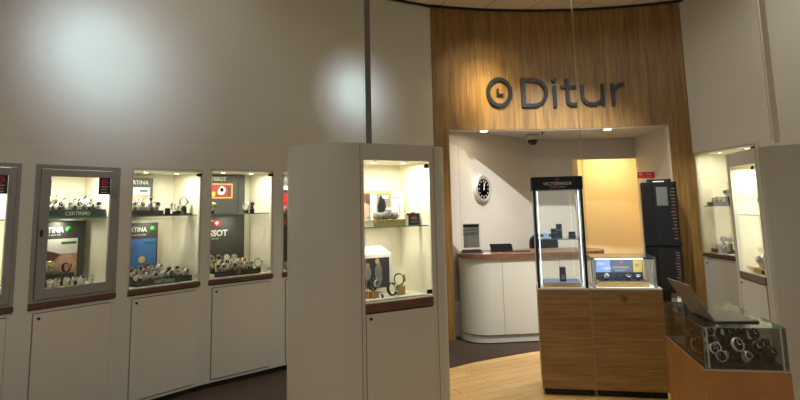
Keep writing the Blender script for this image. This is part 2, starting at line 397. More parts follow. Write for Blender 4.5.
def wall_cabinet(f, label, hinged=False, top=TOPL, shelfz=1.585, D=0.45, e=2.7, wall=WALL, group='display cabinets built into the wall'):
    w = f.w; r = thing('display_cabinet', label, 'cabinet', (f.A.x, f.A.y, 0), f.rz, group)
    # carcass: stiles around the lower door
    mb = MB(); a = 0.035
    mb.box(0, a, 0, 0.02, 0.06, 0.925, wall); mb.box(w-a, w, 0, 0.02, 0.06, 0.925, wall)
    mb.box(a, w-a, 0, 0.02, 0.905, 0.925, wall); mb.box(a, w-a, 0, 0.02, 0.06, 0.085, wall); mb.box(0, w, 0.02, D, 0.06, 0.925, CHAR)
    mb.build('carcass', r)
    mb = MB(); mb.box(0, w, 0.05, D, 0, 0.06, CHAR); mb.build('plinth', r)
    mb = MB(); g = 0.006; mb.box(a+g, w-a-g, -0.010, 0.012, 0.085+g, 0.905-g, DOORP); d = mb.build('lower_door', r, 0.002)
    mb = MB(); handle_lock(mb, a+0.04, 0.865); mb.build('lock', d, label='small black lock')
    mb = MB(); mb.box(0.0, w, -0.014, 0.03, 0.935, 0.972, LEDGE); mb.build('ledge', r, 0.003, 'dark wood ledge')
    z0 = 1.055 if hinged else 0.985
    x0, x1 = (0.014, w-0.014) if not hinged else (0.05, w-0.05)
    mb = MB(); niche(mb, x0, x1, z0, top-0.03, 0.03, D, LINING); mb.build('niche', r)
    FR = GREYM if hinged else BEIGEM
    mb = MB()
    if hinged:
        for q in ((0, 0.03, 0.975, top), (w-0.03, w, 0.975, top)): mb.box(q[0], q[1], -0.006, 0.03, q[2], q[3], FR)
        mb.box(0.03, w-0.03, -0.006, 0.03, top-0.03, top, FR); mb.box(0.03, w-0.03, -0.006, 0.03, 0.975, 0.995, FR); mb.build('frame', r, 0.002)
        mb = MB(); b = 0.07; X0, X1, Z0, Z1 = 0.035, w-0.035, 1.0, top-0.035
        mb.box(X0, X0+b, -0.016, 0.012, Z0, Z1, FR); mb.box(X1-b*0.7, X1, -0.016, 0.012, Z0, Z1, FR)
        mb.box(X0+b, X1-b*0.7, -0.016, 0.012, Z0, Z0+b, FR); mb.box(X0+b, X1-b*0.7, -0.016, 0.012, Z1-b*0.75, Z1, FR)
        d = mb.build('door', r, 0.002, 'grey metal framed door')
        mb = MB(); mb.box(X0+b-0.004, X1-b*0.7+0.004, -0.004, 0.001, Z0+b-0.004, Z1-b*0.75+0.004, GLASSD); mb.build('pane', d)
        for z in (1.16, 1.78):
            mb = MB(); mb.cyl(0.009, z-0.045, z+0.045, GREYM, (X1+0.008, -0.02, 0), 'z', 10); mb.box(X1-0.03, X1+0.012, -0.022, -0.015, z-0.03, z+0.03, GREYM); mb.build('hinge', d)
        mb = MB(); mb.box(X0+0.012, X0+0.032, -0.02, -0.016, 1.45, 1.50, CHAR); mb.build('lock', d)
        sticker(d, X1-b*0.7-0.098, X1-b*0.7-0.002, Z1-b*0.75-0.135, Z1-b*0.75, -0.005)
    else:
        mb.box(0.0, 0.014, 0.0, 0.03, 0.975, top, wall); mb.box(w-0.014, w, 0.0, 0.03, 0.975, top, wall); mb.box(0.014, w-0.014, 0.0, 0.03, top-0.02, top, wall); mb.box(0.014, w-0.014, 0.0, 0.03, 0.975, 0.985, wall)
        mb.build('frame', r)
        mb = MB(); mb.box(0.006, w-0.006, -0.006, -0.001, 0.98, top-0.008, GLASSD, BEIGEM); d = mb.build('glass_door', r)
        for z in (1.03, top-0.05):
            mb = MB(); mb.box(w-0.062, w-0.008, -0.014, -0.001, z-0.015, z+0.012, STEEL if z < 1.5 else CHAR); mb.build('hinge', d, label='metal hinge clamp')
        mb = MB(); mb.box(w-0.022, w-0.010, -0.010, -0.001, 1.03, top-0.05, BEIGEM); mb.build('door_strip', d)
    mb = MB(); mb.box(x0, x1, 0.05, D-0.02, shelfz-0.010, shelfz, GLASS, GEDGE); mb.build('shelf', r, label='clear glass shelf')
    dl = [(w*0.28, 0.12), (w*0.72, 0.12)]; downlights(r, dl, top-0.03, e)
    niche_lights(f, dl, top-0.03, e); niche_lights(f, [(w*0.5, 0.25)], shelfz-0.012, e*0.35)
    return r
wall_cabinet(U[0], 'grey framed wall cabinet cut off by the left edge of the photo', True, 1.985, e=3.2)
wall_cabinet(U[1], 'wall cabinet with hinged grey metal door, red-black sticker and dark green watch tray', True, 1.985, e=3.0)
wall_cabinet(U[2], 'frameless glass wall cabinet with an underwater picture and a green-emblem watch tray', top=2.0)
wall_cabinet(U[3], 'frameless glass wall cabinet lined with a charcoal board and piled with silver and gold watches', top=2.02)
wall_cabinet(U[4], 'wall cabinet mostly hidden behind the round-ended white pillar')
wall_cabinet(RU, 'tall lit wall cabinet right of the oak panelling with two brown trays of watches', top=TOPR, shelfz=1.545, e=5.0)

# ------------------------------------------------------------------ free-standing pillars with rounded ends
def pillar(A, B, label, e=3.0, R=0.36, K=0.58, Z=2.05, z1=1.935):
    f = Frame(A, B); w = f.w; r = thing('display_pillar', label, 'display pillar', (f.A.x, f.A.y, 0), f.rz, 'white round-ended display pillars')
    N = 20
    right = [(w+K*R*math.sin(PI*i/N), R-R*math.cos(PI*i/N)) for i in range(N+1)]
    left = [(-R*math.sin(PI*i/N), R+R*math.cos(PI*i/N)) for i in range(N+1)]
    path = right+left
    mb = MB(); n = len(path); zs = [0.0, 0.05, 0.0500001, Z-0.012, Z]
    vs = [(x, y, 0.0) for x, y in path]+[(x, y, Z) for x, y in path]
    o = [(i, i+1, n+i+1, n+i) for i in range(n-1)]
    mb.add(vs, o, PILL, True)
    mb.add([(x, y, Z) for x, y in path], [tuple(range(n))], PILL)
    x0, x1, z0 = 0.03, 0.568, 0.98
    mb.box(0.0, x0, 0, 0.02, 0, Z-0.001, PILL); mb.box(x1, w, 0, 0.02, 0, Z-0.001, PILL); mb.box(x0, x1, 0, 0.02, z1, Z-0.001, PILL)
    mb.box(x0, x1, 0, 0.02, 0, 0.08, PILL); mb.box(x0, x1, 0.02, 0.03, 0.08, 0.98, CHAR)
    mb.build('body', r)
    for gx in (0.0, w-0.012):
        mb = MB(); mb.box(gx, gx+0.004, -0.0012, 0, 0.02, Z-0.004, GAPG); mb.build('panel_joint', r)
    mb = MB(); niche(mb, x0, x1, z0, z1, 0.012, 0.42, LINING); mb.build('niche', r)
    mb = MB(); mb.box(x0+0.004, x1-0.004, -0.008, 0.012, 0.09, 0.905, PILL); d = mb.build('lower_door', r, 0.002)
    mb = MB(); handle_lock(mb, x0+0.035, 0.875, -0.008); mb.build('lock', d, label='small black lock')
    mb = MB(); mb.box(x0, x1, -0.010, 0.03, 0.915, 0.972, LEDGE); mb.build('ledge', r, 0.002, 'dark wood ledge')
    mb = MB(); mb.box(x0+0.004, x1-0.004, -0.007, -0.002, 0.978, z1-0.004, GLASSD, WHITE); d = mb.build('glass_door', r)
    for z in (1.01, z1-0.035):
        mb = MB(); mb.box(x1-0.05, x1-0.012, -0.014, -0.002, z-0.014, z+0.014, BLACK); mb.build('hinge', d, label='small black hinge clamp')
    mb = MB(); mb.box(x0, x1, 0.03, 0.40, 1.468, 1.476, GLASS, GEDGE); mb.build('shelf', r, label='clear glass shelf')
    dl = [(0.17, 0.13), (0.43, 0.13)]; downlights(r, dl, z1, e); niche_lights(f, dl, z1, e); niche_lights(f, [(0.3, 0.2)], 1.465, e*0.3)
    return f
PL = pillar((-0.28, 3.94), (0.25, 4.26), 'large white round-ended pillar with a lit glass niche holding posters and watches on gold blocks')
PRr = pillar((3.05, 5.38), (2.94, 4.78), 'white round-ended pillar at the right edge of the photo with a narrow lit niche', Z=2.03, z1=1.905, e=4.2)

# ------------------------------------------------------------------ watches
WM = {}; LAST = []
PADW = mat('watch_pad_fabric', rgb(226, 220, 204), 0.7)
TAGG = mat('green_tag', rgb(46, 112, 62), 0.5)
def loop_bm(strap, cush, s=1.0):
    mb = MB()
    if cush: mb.lathe([(0.0, -0.0135*s), (0.019*s, -0.0135*s), (0.0225*s, -0.009*s), (0.0225*s, 0.009*s), (0.019*s, 0.0135*s), (0.0, 0.0135*s)], cush, (0, 0, 0.033*s), 'x', 14)
    n = 18; ry, rz = 0.027*s, 0.032*s; hw = 0.0100*s; t = 0.0042*s
    vs = []; fs = []
    for k in range(n):
        a = 2*PI*k/n
        for rr in (0, t):
            for x in (-hw, hw): vs.append((x, -math.cos(a)*(ry-rr), 0.033*s+math.sin(a)*(rz-rr)))
    for k in range(n):
        j = (k+1) % n
        fs += [(4*k, 4*k+1, 4*j+1, 4*j), (4*k+2, 4*j+2, 4*j+3, 4*k+3), (4*k, 4*j, 4*j+2, 4*k+2), (4*k+1, 4*k+3, 4*j+3, 4*j+1)]
    return mb.add(vs, fs, strap, True)
def case_bm(mb, metal, dial, s=1.0):
    c = (0, 0, 0.036*s); y = -0.024*s
    mb.lathe([(0.0175*s, y), (0.020*s, y-0.002*s), (0.020*s, y-0.008*s), (0.017*s, y-0.0105*s), (0.0155*s, y-0.0095*s)], metal, c, 'y', 20, True, False)
    mb.lathe([(0.0, y-0.0088*s), (0.0158*s, y-0.0088*s)][::-1], dial, c, 'y', 20)
    hd = DIALW if dial is not DIALW else DIALK
    mb.box(-0.0008*s, 0.0008*s, y-0.0096*s, y-0.0089*s, 0.036*s, 0.049*s, hd); mb.box(0, 0.009*s, y-0.0096*s, y-0.0089*s, 0.0352*s, 0.0368*s, hd)
    mb.box(0.0195*s, 0.0235*s, y-0.007*s, y-0.003*s, 0.034*s, 0.038*s, metal)
    return mb
NM = {'b': (BLACK, 'black strap'), 's': (STEEL, 'steel bracelet'), 'n': (BROWN, 'brown leather strap'), 'g': (GOLD, 'gold bracelet'), 'w': (WHITE, 'white strap')}
MT = {'s': (CHROME, 'silver'), 'g': (GOLD, 'gold'), 'k': (BLACKG, 'black')}
DL = {'w': (DIALW, 'white dial'), 'k': (DIALK, 'black dial'), 'u': (DIALB, 'blue dial')}
def watch(code, loc, rz, where, group, big=False, s=1.0, tilt=-0.35, cush=None):
    st, me, di = NM[code[0]], MT[code[1]], DL[code[2]]
    label = '%s watch with %s, %s' % (me[1], di[1], where)
    if not big:
        key = (code, s, cush)
        if key not in WM: WM[key] = case_bm(loop_bm(st[0], cush, s), me[0], di[0], s).mesh('wristwatch')
        o = bpy.data.objects.new('wristwatch', WM[key]); C.objects.link(o)
        o.location = loc; o.rotation_euler = (tilt, 0, rz); o['label'] = label; o['category'] = 'watch'; o['group'] = group
        return o
    r = thing('wristwatch', label, 'watch', loc, rz, group, tilt)
    key = ('S', code, s)
    if key not in WM:
        WM[key] = loop_bm(st[0], None, s).mesh('strap'); WM[('C', code, s)] = case_bm(MB(), me[0], di[0], s).mesh('watch_case')
    for k, nm in ((key, 'strap'), (('C', code, s), 'watch_case')):
        o = bpy.data.objects.new(nm, WM[k]); C.objects.link(o); o.parent = r
    return r
ORD = ['first', 'second', 'third', 'fourth', 'fifth', 'sixth', 'seventh', 'eighth', 'ninth']
def row(f, codes, x0, x1, y, z, where, group, rz=0.0, s=1.22, tilt=-0.35, jit=0.5):
    n = len(codes)
    for i, c in enumerate(codes):
        x = x0+(x1-x0)*(i/(n-1) if n > 1 else 0.5)
        watch(c, f.p(x, y, z), f.rz+rz+random.uniform(-jit, jit), '%s from left %s' % (ORD[i], where), group, s=s, tilt=tilt+random.uniform(-0.1, 0.1), cush=PADW)
def at(f, name, label, cat, x, y, z, rz=0.0, group=None):
    return thing(name, label, cat, f.p(x, y, z), f.rz+rz, group)
def tray(f, x, y, z, w, d, h, m, label, word=None, wcol=SILVER, size=0.03, steps=3, emblem=None, lip=0.045, rise=0.03):
    r = at(f, 'watch_tray', label, 'tray', x, y, z)
    mb = MB(); mb.box(0, w, 0, 0.012, 0, lip, m); mb.box(0, w, 0.012, d, 0, h, m)
    for k in range(1, steps): mb.box(0.01, w-0.01, 0.012+(d-0.012)*k/steps, d, h+rise*(k-1), h+rise*k, m)
    mb.build('tray_body', r, 0.002)
    if word:
        t = text(word, size, wcol, r, (w*0.30, -0.0012, lip*0.28), name='lettering')
        if emblem: mb = MB(); mb.cyl(size*0.42, -0.003, 0.0, emblem, (w*0.30+size*4.4, 0, lip*0.5), 'y', 8); mb.build('emblem', r)
    LAST.append(r)
    return [(y+0.012+(d-0.012)*(k+0.45)/steps, z+h+rise*k) for k in range(steps)]
def board(f, name, label, x, y, z, w, h, m, th=0.012, lean=0.0):
    r = at(f, name, label, 'sign', x, y, z)
    mb = MB(); mb.box(0, w, 0, th, 0, h, m); mb.build('board', r, 0.001)
    return r
def flat(mb, x0, x1, z0, z1, m, y=-0.001, t=0.001): mb.box(x0, x1, y-t, y, z0, z1, m)
def blob(mb, cx, cz, rx, rz, m, y, n=14, seed=0):
    rnd = random.Random(seed); P = [(cx+rx*math.cos(2*PI*k/n)*rnd.uniform(.75, 1.1), cz+rz*math.sin(2*PI*k/n)*rnd.uniform(.75, 1.1)) for k in range(n)]
    mb.add([(x, y, z) for x, z in P]+[(x, y-0.0006, z) for x, z in P], [tuple(range(n)), tuple(range(n, 2*n))]+[(i, (i+1) % n, n+(i+1) % n, n+i) for i in range(n)], m)

# --- hinged grey cabinet
f = U[1]; SZ = 1.585
st = tray(f, 0.13, 0.09, SZ, 0.47, 0.24, 0.05, DGREEN, 'dark green watch tray with silver lettering on the glass shelf of the hinged cabinet', 'CERTINA', size=0.042, emblem=GREEN, lip=0.062)
row(f, ['ssw', 'bsk', 'ssw', 'ssk', 'bsw', 'ssw'], 0.17, 0.56, st[0][0], st[0][1], 'front row of the dark green shelf tray', 'watches on the dark green shelf tray')
row(f, ['ssw', 'sgw', 'nsw', 'bsw', 'ssk'], 0.17, 0.52, st[1][0], st[1][1], 'middle row of the dark green shelf tray', 'watches on the dark green shelf tray')
row(f, ['ssw', 'ngw', 'bsw'], 0.28, 0.52, st[2][0], st[2][1], 'back row of the dark green shelf tray', 'watches on the dark green shelf tray')
r = at(f, 'watch_tower', 'slim black upright watch holder behind the left end of the green tray', 'stand', 0.25, 0.345, SZ)
mb = MB(); mb.box(-0.032, 0.032, 0, 0.03, 0, 0.30, BLACK); mb.box(-0.045, 0.045, -0.01, 0.05, 0, 0.012, BLACK); mb.build('column', r, 0.002)
mb = MB(); mb.box(-0.012, 0.012, -0.004, 0, 0.12, 0.28, DIALW); mb.build('strap_band', r); mb = MB(); mb.cyl(0.02, -0.012, 0, CHROME, (0, 0, 0.24), 'y'); mb.build('watch_case', r)
r = board(f, 'display_sign', 'tall grey-green sign with white lettering over a hand picture in the hinged cabinet', 0.02, 0.30, 1.057, 0.53, 0.50, DGREY)
text('CERTINA', 0.062, SILVER, r, (0.13, -0.001, 0.410), off=0.0012, xs=0.88); mb = MB()
for k in range(12): flat(mb, 0.15+k*0.0155, 0.15+k*0.0155+(0.011 if k % 3 else 0.006), 0.388, 0.388+0.008, SILVER, 0.0)
mb.build('small_print', r)
mb = MB(); mb.lathe([(0.03, -0.002), (0.03, 0)], GREEN, (0.395, 0, 0.43), 'y', 6); mb.box(0.385, 0.405, -0.004, -0.002, 0.425, 0.435, DGREY); mb.build('emblem', r, label='green emblem')
mb = MB(); flat(mb, 0.03, 0.47, 0.06, 0.36, TAN); flat(mb, 0.03, 0.47, 0.24, 0.36, WHITE, -0.002); blob(mb, 0.2, 0.22, 0.15, 0.05, BROWN, -0.0032, seed=1); blob(mb, 0.38, 0.16, 0.08, 0.09, PINK, -0.0032, seed=2); blob(mb, 0.12, 0.15, 0.07, 0.05, GREYM, -0.0042, seed=3); flat(mb, 0.34, 0.46, 0.315, 0.335, TAGG, -0.003); mb.build('picture', r)
r = at(f, 'display_block', 'dark block in front of the hand picture holding two watches', 'block', 0.06, 0.19, 1.057)
mb = MB(); mb.box(0, 0.36, 0, 0.09, 0, 0.095, DGREEN); mb.build('block_body', r, 0.002); mb = MB(); mb.lathe([(0.008, -0.002), (0.008, 0)], GREEN, (0.25, 0, 0.06), 'y', 6); mb.build('emblem', r)
row(f, ['ssw', 'sgw'], 0.17, 0.25, 0.235, 1.152, 'on the dark block in the hinged cabinet', 'watches on the dark block in the hinged cabinet', s=1.6)
watch('bgw', f.p(0.39, 0.235, 1.152), f.rz+0.5, 'right end of dark block in hinged cabinet', 'watches on the dark block in the hinged cabinet', s=1.2)
row(f, ['bsk', 'ssw', 'sgw', 'ssw', 'bsw', 'ssk', 'ssw'], 0.13, 0.52, 0.11, 1.057, 'along the floor of the hinged cabinet', 'watches along the floor of the hinged cabinet', s=1.15, tilt=-0.9)

# --- cabinet with the underwater picture
f = U[2]
r = board(f, 'display_sign', 'brown-grey sign with a small beach picture on the shelf of the second glass cabinet', 0.05, 0.33, SZ, 0.33, 0.345, DGREY)
text('CERTINA', 0.052, SILVER, r, (0.07, -0.001, 0.285)); mb = MB(); flat(mb, 0.04, 0.30, 0.12, 0.255, TAN); flat(mb, 0.04, 0.30, 0.19, 0.255, WHITE, -0.002); blob(mb, 0.12, 0.16, 0.06, 0.035, PINK, -0.0032, seed=4); flat(mb, 0.2, 0.28, 0.215, 0.235, TAGG, -0.003); mb.build('picture', r)
st = tray(f, 0.06, 0.10, SZ, 0.30, 0.2, 0.04, CHAR, 'low charcoal watch tray at the left of the shelf in the second glass cabinet', steps=2, rise=0.045)
row(f, ['ssw', 'ssk', 'ssw', 'ssw'], 0.10, 0.32, st[0][0], st[0][1], 'front row of the low charcoal shelf tray', 'watches on the low charcoal shelf tray', s=1.35)
row(f, ['bsw', 'ssw', 'ssw'], 0.10, 0.30, st[1][0], st[1][1], 'back row of the low charcoal shelf tray', 'watches on the low charcoal shelf tray', s=1.3)
st = tray(f, 0.375, 0.09, SZ, 0.265, 0.1, 0.012, BLACK, 'thin black plate with upright watches at the right of the underwater cabinet shelf', steps=1, lip=0.014)
def stand_watch(f, code, x, y, z, h, where, group, rz=0.9, s=1.15):
    b = at(f, 'watch_stand', 'small block stand under the watch at %s' % where if ' watch' not in where else 'small block stand under the %s' % where, 'stand', x, y, z)
    mb = MB(); mb.box(-0.018, 0.018, -0.018, 0.018, 0, h, BLACK); mb.build('block', b, 0.002)
    return watch(code, f.p(x, y, z+h), f.rz+rz, where, group, s=s, tilt=-0.1)
stand_watch(f, 'ssw', 0.42, 0.14, SZ+0.012, 0.05, 'upright watch at the left of the black plate', 'upright watches on the black plate', 1.0)
stand_watch(f, 'ssw', 0.49, 0.13, SZ+0.012, 0.02, 'low watch second from left on the black plate', 'upright watches on the black plate', 0.7)
stand_watch(f, 'bsw', 0.535, 0.15, SZ+0.012, 0.025, 'low dark-strapped watch third from left on the black plate', 'upright watches on the black plate', 0.9)
stand_watch(f, 'bsk', 0.585, 0.14, SZ+0.012, 0.065, 'tallest watch at the right of the black plate', 'upright watches on the black plate', 1.2, 1.3)
r = board(f, 'display_sign', 'dark sign with white lettering over a blue underwater picture in the second glass cabinet', 0.05, 0.34, 1.03, 0.40, 0.49, DGREY)
text('CERTINA', 0.06, SILVER, r, (0.07, -0.001, 0.41), off=0.0012, xs=0.88); mb = MB()
for k in range(12): flat(mb, 0.1+k*0.0155, 0.1+k*0.0155+(0.011 if k % 3 else 0.006), 0.378, 0.378+0.008, SILVER, 0.0)
mb.build('small_print', r)
mb = MB(); mb.lathe([(0.028, -0.002), (0.028, 0)], GREEN, (0.345, 0, 0.43), 'y', 6); mb.build('emblem', r, label='green emblem')
mb = MB(); flat(mb, 0.02, 0.385, 0.06, 0.345, BLUE); blob(mb, 0.10, 0.25, 0.06, 0.03, BROWN, -0.0022, seed=5); blob(mb, 0.07, 0.2, 0.03, 0.02, TAN, -0.0022, seed=6); blob(mb, 0.25, 0.16, 0.035, 0.035, YEL, -0.0022, seed=7); blob(mb, 0.30, 0.09, 0.08, 0.025, DRED, -0.0022, seed=8); blob(mb, 0.1, 0.085, 0.08, 0.02, GREYM, -0.0022, seed=9); flat(mb, 0.26, 0.37, 0.30, 0.318, TAGG, -0.002); mb.build('picture', r)
r = at(f, 'sign_riser', 'dark riser box carrying the underwater sign', 'box', 0.04, 0.30, 0.987); mb = MB(); mb.box(0, 0.44, 0, 0.11, 0, 0.043, CHAR); mb.build('riser', r, 0.002)
st = tray(f, 0.10, 0.05, 0.987, 0.53, 0.24, 0.03, DGREY, 'wide grey lettered watch tray on the floor of the cabinet with the underwater picture', 'CERTINA', size=0.04, emblem=GREEN, lip=0.05, rise=0.028)
row(f, ['bsw', 'ssw', 'ssk', 'ssw', 'bsk', 'ssw', 'ssw'], 0.14, 0.59, st[0][0], st[0][1]+.002, 'front row of the wide grey tray', 'watches on the wide grey tray')
row(f, ['bsk', 'ssw', 'ssw', 'bsw', 'ssw', 'ssk'], 0.15, 0.55, st[1][0], st[1][1], 'middle row of the wide grey tray', 'watches on the wide grey tray')
row(f, ['sgw', 'ssw', 'bgw', 'ssw'], 0.15, 0.42, st[2][0], st[2][1], 'back row of the wide grey tray', 'watches on the wide grey tray', s=1.15)

# --- cabinet with the charcoal board
f = U[3]
r = board(f, 'display_sign', 'full-height charcoal backboard with a framed red watch picture and bold white lettering', 0.045, 0.36, 0.987, 0.52, 1.0, DGREY)
mb = MB(); flat(mb, 0.13, 0.375, 0.755, 0.905, YEL); flat(mb, 0.14, 0.365, 0.765, 0.895, DRED, -0.002); blob(mb, 0.255, 0.83, 0.045, 0.05, DIALW, -0.0032, seed=11); blob(mb, 0.255, 0.84, 0.022, 0.024, DIALK, -0.0042, seed=12); blob(mb, 0.165, 0.80, 0.025, 0.03, YEL, -0.0032, seed=13); flat(mb, 0.32, 0.36, 0.78, 0.88, BROWN, -0.003); mb.build('picture', r, label='framed red picture of a watch')
text('TISSOT', 0.055, SILVER, r, (0.13, -0.001, 0.935), off=0.0015)
mb = MB(); mb.box(0.44, 0.446, -0.004, 0, 0.58, 0.96, CHAR); mb.build('groove', r)
text('T', 0.085, SILVER, r, (0.115, -0.001, 0.475), name='lettering', off=0.003)
mb = MB(); flat(mb, 0.175, 0.24, 0.472, 0.537, RED); flat(mb, 0.200, 0.215, 0.484, 0.525, SILVER, -0.002); flat(mb, 0.187, 0.228, 0.497, 0.512, SILVER, -0.002); mb.build('emblem', r, label='red square emblem with white cross')
text('TISSOT', 0.085, SILVER, r, (0.055, -0.001, 0.375), off=0.003); mb = MB()
for k in range(12): flat(mb, 0.05+k*0.0155, 0.05+k*0.0155+(0.011 if k % 3 else 0.006), 0.345, 0.345+0.008, SILVER, 0.0)
mb.build('small_print', r)
st = [(0.14, SZ)]
stand_watch(f, 'sgw', 0.09, 0.14, SZ, 0.03, 'left end of the shelf in the charcoal cabinet', 'upright watches on the shelf in the charcoal cabinet', 0.3, 1.3)
stand_watch(f, 'ssw', 0.46, 0.14, SZ, 0.03, 'left watch of the pair beside the charcoal backboard', 'upright watches on the shelf in the charcoal cabinet', 0.6, 1.25)
stand_watch(f, 'bsk', 0.53, 0.15, SZ, 0.045, 'right watch of the pair beside the charcoal backboard', 'upright watches on the shelf in the charcoal cabinet', -0.4, 1.25)
st = tray(f, 0.10, 0.05, 0.987, 0.46, 0.26, 0.035, CHAR, 'black watch tray with a red round emblem on the floor of the charcoal cabinet', lip=0.05, rise=0.035)
mb = MB(); mb.cyl(0.02, -0.003, 0, RED, (0.24, 0, 0.027), 'y', 20); mb.build('emblem', LAST[-1], label='red round emblem')
row(f, ['ssw', 'ssw', 'sgw', 'ssw', 'ggw', 'ssw', 'sgw'], 0.14, 0.50, st[0][0], st[0][1], 'front row of the black tray', 'watches on the black tray in the charcoal cabinet', s=1.35)
row(f, ['sgw', 'ssw', 'ssk', 'sgw', 'ssw', 'ggw'], 0.14, 0.46, st[1][0], st[1][1], 'middle row of the black tray', 'watches on the black tray in the charcoal cabinet', s=1.35)
row(f, ['ssw', 'sgw', 'ssw', 'ggw'], 0.15, 0.40, st[2][0], st[2][1], 'back row of the black tray', 'watches on the black tray in the charcoal cabinet', s=1.4)
stand_watch(f, 'nsw', 0.60, 0.13, 0.987, 0.05, 'single watch right of the black tray', 'upright watches on the floor in the charcoal cabinet', 1.0, 1.4)
r = at(f, 'watch_pad', 'cream pad lying at the left of the black tray', 'pad', 0.035, 0.06, 0.987); mb = MB(); mb.box(0, 0.058, 0, 0.10, 0, 0.03, LINING); mb.build('pad', r, 0.004)

# --- sliver of the fourth glass cabinet
f = U[4]
r = board(f, 'display_sign', 'narrow red and black sign glimpsed left of the big white pillar', 0.05, 0.2, 0.987, 0.42, 0.98, CHAR)
mb = MB(); flat(mb, 0.0, 0.3, 0.62, 0.80, RED); flat(mb, 0.0, 0.3, 0.84, 0.88, WHITE); flat(mb, 0.0, 0.3, 0.46, 0.52, DRED); mb.build('picture', r)
row(f, ['ssw', 'bsk', 'ssw'], 0.06, 0.2, 0.1, SZ, 'on shelf beside red and black sign', 'watches beside the red and black sign')
row(f, ['sgw', 'ssw', 'sgw'], 0.06, 0.2, 0.1, 0.987, 'on floor below red and black sign', 'watches beside the red and black sign', s=1.4)

# --- big pillar niche
f = PL; ZS = 1.476; ZB = 0.98
r = board(f, 'poster_board', 'upper poster of a person and white band in a yellow frame on the pillar shelf', 0.07, 0.30, ZS, 0.35, 0.255, YEL)
mb = MB(); flat(mb, 0.06, 0.34, 0.03, 0.24, GREYM); blob(mb, 0.115, 0.11, 0.045, 0.07, PINK, -0.0022, seed=21); blob(mb, 0.14, 0.2, 0.05, 0.045, BROWN, -0.0022, seed=22); flat(mb, 0.165, 0.215, 0.03, 0.24, WHITE, -0.003); blob(mb, 0.26, 0.14, 0.035, 0.09, BLACK, -0.0022, seed=23); flat(mb, 0.27, 0.32, 0.2, 0.22, WHITE, -0.003); mb.build('picture', r)
r = board(f, 'price_card', 'tall white card standing right of the upper poster on the pillar shelf', 0.425, 0.30, ZS, 0.10, 0.245, WHITE, 0.006)
mb = MB(); flat(mb, 0.02, 0.06, 0.20, 0.21, GREYM); flat(mb, 0.06, 0.065, 0.05, 0.17, GREYM); mb.build('print', r)
r = at(f, 'watch_box', 'olive box with a grey watch cushion in front of the upper poster', 'box', 0.175, 0.10, ZS)
mb = MB(); mb.box(0, 0.245, 0, 0.10, 0, 0.045, OLIVE); mb.build('box_body', r, 0.002); mb = MB()
for k in range(3): mb.lathe([(0.0, 0.01+k*0.066), (0.024, 0.012+k*0.066), (0.028, 0.03+k*0.066), (0.024, 0.068+k*0.066), (0, 0.07+k*0.066)], GCLOTH, (0, 0.05, 0.072), 'x', 16)
mb.build('cushion', r, label='rolled grey cushion')
watch('ssk', f.p(0.30, 0.12, ZS+0.075), f.rz, 'laid over the grey cushion on the olive box', 'watches in the big pillar', tilt=-0.9)
r = at(f, 'card_stack', 'low stack of white cards left of the olive box', 'cards', 0.045, 0.10, ZS); mb = MB()
for k in range(4): mb.box(0.002*k, 0.11-0.001*k, 0.001*k, 0.1, 0.012*k, 0.012*k+0.011, WHITE if k % 2 == 0 else LINING)
mb.build('cards', r)
r = at(f, 'display_sign', 'small black sign with red lettering at the right of the pillar shelf', 'sign', 0.455, 0.12, ZS)
mb = MB(); mb.box(0, 0.10, 0, 0.03, 0, 0.085, BLACK); mb.box(0.035, 0.065, 0.005, 0.025, 0.085, 0.092, BLACK); mb.build('board', r, 0.002); mb = MB(); blob(mb, 0.05, 0.05, 0.032, 0.012, DRED, -0.001, seed=51); flat(mb, 0.02, 0.08, 0.022, 0.026, GREYM, 0.0); mb.build('print', r); mb = MB(); mb.box(-0.03, -0.002, 0.0, 0.02, 0, 0.07, WHITE); mb.build('card', r)
r = at(f, 'poster_easel', 'lower poster of two people in black and white on a white sloping holder', 'sign', 0.06, 0.27, ZB)
mb = MB(); mb.box(0, 0.33, 0, 0.01, 0, 0.29, WHITE); mb.add([(0, 0, 0.29), (0.33, 0, 0.29), (0.29, 0.08, 0.345), (0.04, 0.08, 0.345), (0, 0.01, 0.28), (0.33, 0.01, 0.28), (0.29, 0.09, 0.335), (0.04, 0.09, 0.335)], [(0,1,2,3), (4,5,6,7), (0,1,5,4), (1,2,6,5), (2,3,7,6), (3,0,4,7)], WHITE); mb.build('holder', r)
mb = MB(); flat(mb, 0.04, 0.31, 0.05, 0.265, CHAR); blob(mb, 0.22, 0.15, 0.035, 0.09, GREYM, -0.0022, seed=31); blob(mb, 0.21, 0.24, 0.02, 0.022, TAN, -0.0028, seed=32); blob(mb, 0.13, 0.16, 0.03, 0.05, GREYM, -0.0022, seed=33); blob(mb, 0.13, 0.215, 0.016, 0.018, TAN, -0.0028, seed=34); mb.build('picture', r)
r = at(f, 'display_plate', 'white sloping plate covering the floor of the pillar niche', 'plate', 0.05, 0.03, ZB); mb = MB(); mb.box(0, 0.49, 0, 0.20, 0, 0.012, WHITE); mb.build('plate', r, 0.003)
def gold_watch(x, y, h, code, where, rz, s=1.35):
    b = at(f, 'display_block', 'square gold block under the %s' % where, 'block', x, y, ZB+0.012, 0.2)
    mb = MB(); mb.box(-0.028, 0.028, -0.028, 0.028, 0, h, GOLDB); mb.build('block', b, 0.003)
    watch(code, f.p(x, y, ZB+0.012+h), f.rz+rz, where, 'watches in the big pillar', True, s, -0.15)
gold_watch(0.15, 0.11, 0.045, 'bsw', 'left watch in the big pillar', 0.35, 1.3)
gold_watch(0.37, 0.12, 0.06, 'bgw', 'right watch in the big pillar', 1.15, 1.35)
watch('bsw', f.p(0.30, 0.10, ZB+0.012), f.rz+0.5, 'standing between the two gold blocks', 'watches in the big pillar', True, 1.4, -0.15)
